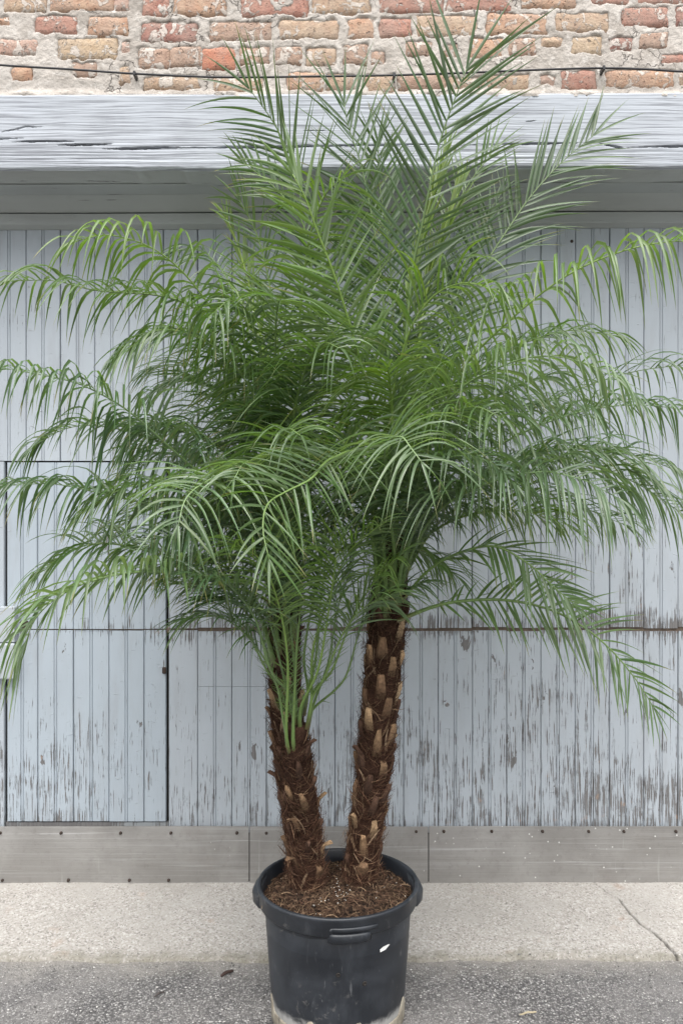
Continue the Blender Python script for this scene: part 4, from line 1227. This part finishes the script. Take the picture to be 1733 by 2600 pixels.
fr_(palm_r, [(915, 1225, 2.37), (1000, 850, 2.45), (1060, 640, 2.52), (1110, 510, 2.56), (1150, 445, 2.57)], side=(0.8, -0.5, 0), L=0.15, droop=0.8, tint='blue', n=32, bare=0.3, ang=(0.8, 0.5))
fr_(palm_r, [(900, 1210, 2.38), (905, 800, 2.44), (892, 560, 2.48), (872, 430, 2.50), (868, 330, 2.50)], side=XP, L=0.20, droop=0.3, tint='mid', n=34, bare=0.32, ang=(0.9, 0.5), lift=0.1, width=0.0088, tip_len=0.8)
fr_(palm_r, [(908, 1210, 2.38), (960, 760, 2.46), (1010, 570, 2.50), (1065, 440, 2.52), (1130, 350, 2.52)], side=(0.8, -0.4, -0.4), L=0.19, droop=0.5, tint='mid', n=34, bare=0.34, ang=(0.9, 0.5), lift=0.1, width=0.0088, tip_len=0.8)
fr_(palm_l, [(660, 1230, 2.42), (640, 850, 2.42), (620, 660, 2.42), (590, 540, 2.41), (550, 460, 2.40)], side=(0.8, -0.3, 0.5), L=0.17, droop=0.8, tint='mid', n=32, bare=0.34, ang=(0.95, 0.55), lift=0.1, width=0.0085, tip_len=0.75)
# spear leaves, still folded, pale
for a, b, c in (((915, 1200, 2.38), (985, 640, 2.44), (1052, 440, 2.46)), ((905, 1200, 2.40), (950, 620, 2.42), (1020, 360, 2.44))):
    fr_(palm_r, [a, ((a[0] + b[0]) / 2, (a[1] + b[1]) / 2, a[2]), b, c], side=(0.9, -0.4, 0), L=0.20, droop=0.05, tint='lime', n=26, bare=0.45, ang=(0.16, 0.10), lift=0.05, width=0.010, base_r=0.012)

# right palm's frond that arches over to the left front
fr_(palm_r, [(893, 1225, 2.32), (835, 1060, 2.14), (762, 1053, 1.98), (714, 1100, 1.87), (660, 1128, 1.80), (615, 1158, 1.72), (604, 1215, 1.66), (618, 1285, 1.63)], side=(0.9, 0.15, -0.25), L=0.19, droop=0.8, tint='mid', single=False, n=34, bare=0.34, ang=(1.2, 0.7), lift=0.12, width=0.0078)

# ---- left palm
fr_(palm_l, [(668, 1230, 2.42), (735, 900, 2.46), (745, 640, 2.48), (720, 480, 2.48), (691, 405, 2.48), (660, 343, 2.48), (624, 275, 2.47), (572, 203, 2.46)], side=(0.75, -0.3, 0.55), L=0.26, droop=0.6, tint='dark', single=False, n=42, bare=0.3, ang=(0.95, 0.55), lift=0.1, width=0.0098, tip_len=0.8)
fr_(palm_l, [(664, 1230, 2.41), (700, 900, 2.42), (715, 640, 2.40), (700, 530, 2.38), (676, 483, 2.37), (624, 425, 2.36), (560, 375, 2.35)], side=(0.7, -0.2, 0.6), L=0.17, droop=0.5, tint='mid', n=34, bare=0.34, ang=(0.9, 0.5), lift=0.1)
fr_(palm_l, [(655, 1260, 2.40), (646, 1007, 2.32), (639, 927, 2.29), (633, 826, 2.24), (634, 745, 2.18), (640, 695, 2.10), (648, 690, 2.03)], side=XP, L=0.205, droop=0.9, tint='mid', single=True, n=38, bare=0.24, ang=(1.15, 0.9), lift=0.12, width=0.0090)
fr_(palm_l, [(668, 1230, 2.42), (678, 950, 2.42), (682, 817, 2.40), (687, 745, 2.38), (697, 644, 2.34), (712, 540, 2.28), (745, 450, 2.22), (785, 410, 2.18)], side=XP, L=0.19, droop=1.0, tint='fresh', n=36, bare=0.28, ang=(1.05, 0.7), lift=0.2)
fr_(palm_l, [(650, 1240, 2.39), (600, 930, 2.32), (540, 790, 2.26), (480, 700, 2.22), (415, 620, 2.18), (340, 565, 2.14), (250, 540, 2.11), (185, 552, 2.10)], L=0.165, droop=2.1, tint='fresh', single=True, n=38, bare=0.28, ang=(1.1, 0.7), lift=0.35, kink=1.0, width=0.0098)
fr_(palm_l, [(648, 1240, 2.40), (610, 960, 2.36), (540, 790, 2.32), (452, 712, 2.28), (371, 680, 2.25), (226, 668, 2.20), (125, 645, 2.18), (40, 645, 2.17)], L=0.165, droop=1.7, tint='mid', n=42, bare=0.26, lift=0.25, kink=0.8)
fr_(palm_l, [(650, 1250, 2.42), (600, 1000, 2.47), (520, 830, 2.52), (430, 765, 2.55), (340, 768, 2.57), (275, 815, 2.58)], L=0.18, droop=1.4, tint='dark', n=36, bare=0.26, side=(0.25, 0.9, 0.3))
fr_(palm_l, [(650, 1250, 2.43), (580, 1020, 2.52), (500, 900, 2.60), (420, 870, 2.66), (350, 905, 2.70)], L=0.17, droop=1.2, tint='dark', n=34, bare=0.26, side=(0.3, 0.9, 0.3))
fr_(palm_l, [(650, 1260, 2.44), (590, 1080, 2.56), (530, 980, 2.66), (460, 950, 2.74), (400, 1000, 2.80)], L=0.16, droop=1.2, tint='dark', n=32, bare=0.26, side=(0.4, 0.85, 0.3))
fr_(palm_l, [(655, 1240, 2.43), (600, 940, 2.54), (570, 760, 2.62), (520, 640, 2.68), (470, 580, 2.72), (420, 575, 2.74)], L=0.15, droop=1.2, tint='dark', n=32, bare=0.28)
fr_(palm_l, [(648, 1290, 2.38), (560, 1170, 2.30), (470, 1095, 2.22), (432, 1065, 2.19), (351, 992, 2.13), (296, 945, 2.09), (241, 910, 2.06), (176, 880, 2.03), (100, 862, 2.00), (30, 850, 1.98)], L=0.165, droop=2.2, tint='blue', single=True, n=40, bare=0.22, ang=(1.1, 0.7), lift=0.35, kink=1.1)
fr_(palm_l, [(648, 1290, 2.40), (550, 1140, 2.37), (440, 1055, 2.33), (341, 1005, 2.30), (226, 978, 2.27), (151, 985, 2.25), (95, 1015, 2.24)], L=0.165, droop=1.5, tint='dark', n=38, bare=0.22, side=(0.15, 0.95, 0.2))
fr_(palm_l, [(645, 1310, 2.38), (540, 1210, 2.30), (430, 1175, 2.24), (341, 1158, 2.19), (226, 1132, 2.14), (125, 1112, 2.10), (25, 1115, 2.07)], L=0.175, droop=2.0, tint='blue', n=40, bare=0.22, lift=0.35, kink=1.0)
fr_(palm_l, [(645, 1330, 2.39), (560, 1290, 2.36), (470, 1285, 2.33), (376, 1275, 2.30), (281, 1252, 2.28), (191, 1255, 2.26), (100, 1312, 2.24)], L=0.16, droop=1.3, tint='mid', n=36, bare=0.2, side=(0.1, 0.95, 0.25))
fr_(palm_l, [(640, 1440, 2.37), (580, 1385, 2.28), (500, 1340, 2.20), (402, 1318, 2.10), (301, 1316, 2.01), (201, 1338, 1.93), (125, 1378, 1.88), (80, 1425, 1.86), (58, 1480, 1.85)], L=0.145, droop=1.25, tint='pale', single=True, n=36, bare=0.2, lift=0.3, kink=0.8, width=0.0108, tip_len=0.9)
fr_(palm_l, [(645, 1290, 2.38), (590, 1140, 2.20), (520, 1095, 2.03), (460, 1115, 1.90), (425, 1150, 1.83), (410, 1205, 1.79)], side=(0.9, 0.2, 0.3), L=0.165, droop=0.9, tint='pale', n=30, bare=0.36, ang=(1.2, 0.7), lift=0.15)
fr_(palm_l, [(650, 1280, 2.38), (625, 1130, 2.20), (590, 1065, 2.05), (560, 1065, 1.95), (538, 1100, 1.89)], side=(0.9, 0.2, 0.3), L=0.15, droop=0.9, tint='pale', n=28, bare=0.38, ang=(1.2, 0.7), lift=0.15)
fr_(palm_l, [(650, 1270, 2.40), (560, 1090, 2.40), (470, 1010, 2.42), (380, 990, 2.44), (300, 1030, 2.46)], L=0.16, droop=1.3, tint='dark', n=32, bare=0.24)
fr_(palm_l, [(650, 1300, 2.40), (560, 1200, 2.44), (460, 1160, 2.48), (350, 1170, 2.52), (260, 1220, 2.55)], L=0.17, droop=1.0, tint='dark', n=32, bare=0.24, side=(0.3, 0.9, 0.3))
fr_(palm_l, [(660, 1250, 2.40), (625, 980, 2.33), (600, 820, 2.24), (570, 720, 2.15), (530, 690, 2.08), (490, 720, 2.04)], L=0.16, droop=1.8, tint='mid', n=30, bare=0.3, kink=0.9)
fr_(palm_l, [(665, 1250, 2.41), (670, 1000, 2.30), (700, 850, 2.18), (740, 790, 2.08), (780, 800, 2.02)], L=0.16, droop=1.5, tint='mid', n=28, bare=0.3)
# young yellow-green leaf in the left crown
fr_(palm_l, [(660, 1230, 2.42), (610, 860, 2.44), (578, 680, 2.45), (545, 560, 2.46), (520, 500, 2.46)], side=(0.8, -0.5, 0), L=0.14, droop=0.7, tint='lime', n=20, bare=0.5, ang=(0.5, 0.3), lift=0.1)

# ---- more fronds: tangles at both sides, stalks standing in front of the trunks
EXTRA = [
    (palm_r, [(912, 1240, 2.34), (1020, 1150, 2.26), (1120, 1090, 2.20), (1240, 1040, 2.16), (1360, 1035, 2.13), (1460, 1075, 2.11)], 'blue', 0.15, 1.3),
    (palm_r, [(912, 1240, 2.36), (1010, 1060, 2.44), (1120, 960, 2.52), (1240, 930, 2.58), (1360, 960, 2.63)], 'dark', 0.16, 1.3),
    (palm_r, [(912, 1250, 2.35), (1030, 1180, 2.38), (1160, 1140, 2.42), (1290, 1150, 2.46), (1420, 1200, 2.50)], 'dark', 0.16, 1.2),
    (palm_r, [(912, 1240, 2.35), (980, 1010, 2.32), (1070, 880, 2.28), (1180, 800, 2.26), (1300, 760, 2.25), (1400, 770, 2.24)], 'mid', 0.15, 1.4),
    (palm_r, [(905, 1240, 2.33), (965, 1100, 2.18), (1040, 1050, 2.06), (1120, 1060, 1.98), (1180, 1110, 1.94)], 'blue', 0.14, 1.2),
    (palm_l, [(650, 1280, 2.40), (580, 1180, 2.32), (490, 1130, 2.24), (390, 1110, 2.18), (290, 1120, 2.14), (210, 1165, 2.12)], 'mid', 0.15, 1.3),
    (palm_l, [(650, 1280, 2.42), (570, 1130, 2.46), (480, 1060, 2.50), (380, 1050, 2.54), (290, 1090, 2.58)], 'dark', 0.15, 1.2),
    (palm_l, [(648, 1290, 2.38), (570, 1260, 2.28), (480, 1230, 2.20), (390, 1230, 2.13), (310, 1270, 2.08)], 'blue', 0.14, 1.2),
    (palm_l, [(655, 1250, 2.40), (600, 960, 2.30), (530, 830, 2.22), (440, 770, 2.16), (360, 760, 2.13), (300, 800, 2.12)], 'mid', 0.15, 1.4),
    (palm_l, [(655, 1250, 2.42), (590, 980, 2.48), (510, 880, 2.54), (430, 840, 2.60), (360, 850, 2.64)], 'dark', 0.15, 1.3),
    (palm_l, [(660, 1250, 2.40), (640, 1100, 2.22), (640, 1020, 2.08), (660, 985, 1.98), (690, 1000, 1.92)], 'mid', 0.13, 1.1),
]
for pm, pts, tn, ll, dr in EXTRA:
    fr_(pm, pts, L=ll, droop=dr, tint=tn, n=32, bare=0.26, lift=0.25, kink=0.8)
STAND = [
    (palm_r, [(868, 1428, 2.318), (866, 1330, 2.282), (850, 1220, 2.24), (815, 1120, 2.17), (760, 1060, 2.11)]),
    (palm_r, [(888, 1432, 2.314), (884, 1330, 2.278), (880, 1220, 2.23), (890, 1110, 2.14), (920, 1040, 2.06)]),
    (palm_r, [(912, 1400, 2.316), (920, 1310, 2.280), (950, 1220, 2.24), (1000, 1150, 2.18), (1070, 1110, 2.13)]),
    (palm_r, [(900, 1370, 2.314), (903, 1280, 2.275), (915, 1180, 2.23), (950, 1090, 2.15), (1010, 1040, 2.09)]),
    (palm_r, [(876, 1360, 2.316), (872, 1270, 2.280), (862, 1160, 2.24), (830, 1070, 2.18), (790, 1010, 2.13)]),
    (palm_l, [(638, 1500, 2.391), (628, 1400, 2.355), (595, 1290, 2.31), (540, 1210, 2.25), (470, 1180, 2.20)]),
    (palm_l, [(655, 1490, 2.386), (655, 1390, 2.350), (648, 1270, 2.30), (620, 1160, 2.23), (575, 1100, 2.17)]),
    (palm_l, [(672, 1470, 2.388), (682, 1370, 2.352), (705, 1260, 2.31), (745, 1170, 2.25), (800, 1120, 2.20)]),
    (palm_l, [(630, 1530, 2.401), (600, 1420, 2.350), (550, 1330, 2.29), (480, 1290, 2.22), (400, 1300, 2.16)]),
]
for k, (pm, pts) in enumerate(STAND):
    frond(pm, [F(*p) for p in pts], L=0.12, droop=1.0, tint=('mid', 'dark', 'blue')[k % 3], n=20, bare=0.46, lift=0.2, base_r=0.0105)

# ---- inner fronds that fill the two big crowns
def fill(palm, c, n, seed, L0, up):
    r = random.Random(seed)
    for k in range(n):
        az = k * 2.399 + r.uniform(-0.3, 0.3); el = r.uniform(*up); ln = L0 * r.uniform(0.75, 1.1)
        dx, dy = math.cos(az) * 1.0, math.sin(az) * 0.62
        pts = []
        p = np.array(c) + np.array([0, 0, r.uniform(-0.08, 0.05)]); e = el
        p = p + np.array([dx, dy, 0]) * 0.03
        for q in range(6):
            pts.append(p.copy()); hh = math.cos(e)
            p = p + np.array([dx * hh, dy * hh, math.sin(e)]) * ln / 5
            e -= r.uniform(0.18, 0.34)
            p[1] = min(p[1], 2.72)
        frond(palm, pts, L=r.uniform(0.14, 0.18), droop=r.uniform(0.8, 1.7), tint=r.choice(('dark', 'mid', 'mid', 'blue', 'fresh')), n=28, bare=0.3, lift=0.2)
fill(palm_l, F(662, 1200, 2.40), 5, 11, 0.62, (1.0, 1.45))
fill(palm_r, F(905, 1190, 2.34), 5, 12, 0.66, (1.0, 1.45))
fill(palm_l, F(655, 1270, 2.40), 2, 15, 0.52, (0.55, 0.95))
fill(palm_r, F(905, 1260, 2.34), 2, 16, 0.52, (0.55, 0.95))

# ---- short palm in front: slim stalks fanning up
S_F = [((676, 1700), (625, 1545), (560, 1440), (490, 1370), (430, 1345), 2.18), ((680, 1690), (640, 1540), (585, 1420), (520, 1340), (455, 1320), 2.02),
       ((684, 1690), (662, 1520), (640, 1390), (600, 1290), (545, 1250), 2.0), ((688, 1680), (690, 1500), (690, 1370), (672, 1270), (640, 1215), 2.05),
       ((692, 1680), (712, 1520), (735, 1390), (748, 1280), (745, 1200), 2.25), ((696, 1690), (735, 1520), (775, 1400), (808, 1300), (825, 1210), 2.3),
       ((700, 1700), (755, 1540), (805, 1430), (850, 1350), (905, 1290), 2.2), ((702, 1710), (770, 1560), (830, 1440), (885, 1380), (960, 1345), 2.32),
       ((690, 1680), (705, 1500), (725, 1350), (755, 1230), (800, 1150), 2.35), ((686, 1685), (655, 1530), (615, 1420), (560, 1350), (500, 1320), 2.36),
       ((694, 1680), (722, 1490), (760, 1360), (800, 1270), (860, 1215), 2.1)]
S_F += [((682, 1700), (635, 1560), (575, 1470), (510, 1420), (445, 1420), 2.12), ((698, 1695), (740, 1560), (785, 1460), (830, 1400), (890, 1370), 2.1),
        ((688, 1690), (676, 1510), (660, 1380), (640, 1280), (600, 1200), 2.3), ((695, 1690), (728, 1540), (752, 1420), (765, 1330), (775, 1260), 2.08),
        ((684, 1695), (648, 1560), (600, 1460), (545, 1390), (480, 1375), 2.28)]
for k, (a, b, c, d, e, dd) in enumerate(S_F):
    D0 = 2.265
    j = random.Random(k * 7 + 1); oy = j.uniform(-50, 55); sx_ = (e[0] - 690) / 260.0; ox = max(-30, min(30, sx_ * 26 + j.uniform(-12, 12))); od = max(-0.034, min(0.034, (dd - D0) * 0.2))
    fr_(palm_s, [(688 + ox * 0.8, 1690 + oy, 2.283 + od * 0.5), (690 + ox * 1.25, 1630 + oy, 2.281 + od * 1.45), (b[0] + (b[0] - 690) * 0.22 + j.uniform(-10, 10), b[1], D0 - 0.01 + (dd - D0) * 0.3), (c[0], c[1], D0 + (dd - D0) * 0.55), (d[0], d[1], D0 + (dd - D0) * 0.8), (e[0], e[1], dd)],
        L=0.135, droop=0.9, tint=('mid', 'blue', 'fresh', 'dark')[k % 4], single=k in (1, 2, 6, 7), n=19, bare=0.56, ang=(0.8, 0.5), lift=0.15, width=0.0066, base_r=0.0056, flare=0.5)

# ================================================================ SMALL THINGS ON THE GROUND
def ground_z(x, y): return 0.004
def build_bits():
    r = random.Random(9)
    def twig(name, label, a, b, w, col, cat_='twig', z=0.006, arch=0.004):
        p0, p1 = np.array(a), np.array(b)
        n = 9; pts = []
        for i in range(n):
            t = i / (n - 1)
            p = p0 * (1 - t) + p1 * t; p[2] = z + arch * math.sin(t * math.pi)
            p[:2] += 0.002 * np.array([math.sin(i * 2.1), math.cos(i * 1.7)])
            pts.append(p)
        v, f = tube(pts, [w * (0.5 + math.sin((0.15 + 0.7 * i / (n - 1)) * math.pi) * 0.6) for i in range(n)], 6)
        return tag(mesh(name, v, f, mat_simple(label[:20], col, 0.9, 0.2, 0.4, 90, 0.3), smooth=True), label, cat_)
    def gp(tx, ty, z=0.0):
        D = FPX * (CAM_H - z) / (ty - 1300); return P(tx, ty, D)
    twig('twig', 'short dark brown twig on the asphalt left of the pot', gp(560, 2484), gp(592, 2470), 0.0045, (0.06, 0.04, 0.035))
    twig('twig', 'thin grey stick lying further left on the asphalt', gp(392, 2536), gp(418, 2524), 0.003, (0.09, 0.08, 0.075))
    twig('dry_leaf', 'thin straw-coloured leaf sliver on the asphalt right of the pot', gp(1318, 2583), gp(1362, 2576), 0.0025, (0.42, 0.36, 0.25), 'leaf')
    # loose grit
    v, f, c = [], [], []
    for i in range(2600):
        x = r.uniform(-1.15, 1.15); y = r.uniform(1.95, 2.62)
        if math.hypot(x - PX, y - PY) < 0.2: continue
        if y > 2.54 and r.random() < 0.35: continue
        s = r.uniform(0.0012, 0.0036); z = (0.0 if y < 2.57 else 0.014) + s * 0.4
        tone = r.choice((0.10, 0.16, 0.22, 0.30, 0.38, 0.60)); b = len(v)
        for dx, dy, dz in ((1, 0, 0), (-1, 0, 0), (0, 1, 0), (0, -1, 0), (0, 0, 0.8), (0, 0, -1)):
            v.append((x + dx * s * r.uniform(0.6, 1.3), y + dy * s * r.uniform(0.6, 1.3), z + dz * s * r.uniform(0.7, 1.1)))
        c += [(tone, tone * 0.97, tone * 0.93, 1)] * 6
        f += [tuple(b + q for q in g) for g in ((0, 2, 4), (2, 1, 4), (1, 3, 4), (3, 0, 4), (2, 0, 5), (1, 2, 5), (3, 1, 5), (0, 3, 5))]
    tag(mesh('gravel', v, f, M_pebb, cols=c), 'loose pale grit scattered over the asphalt', 'gravel', kind='stuff')
build_bits()
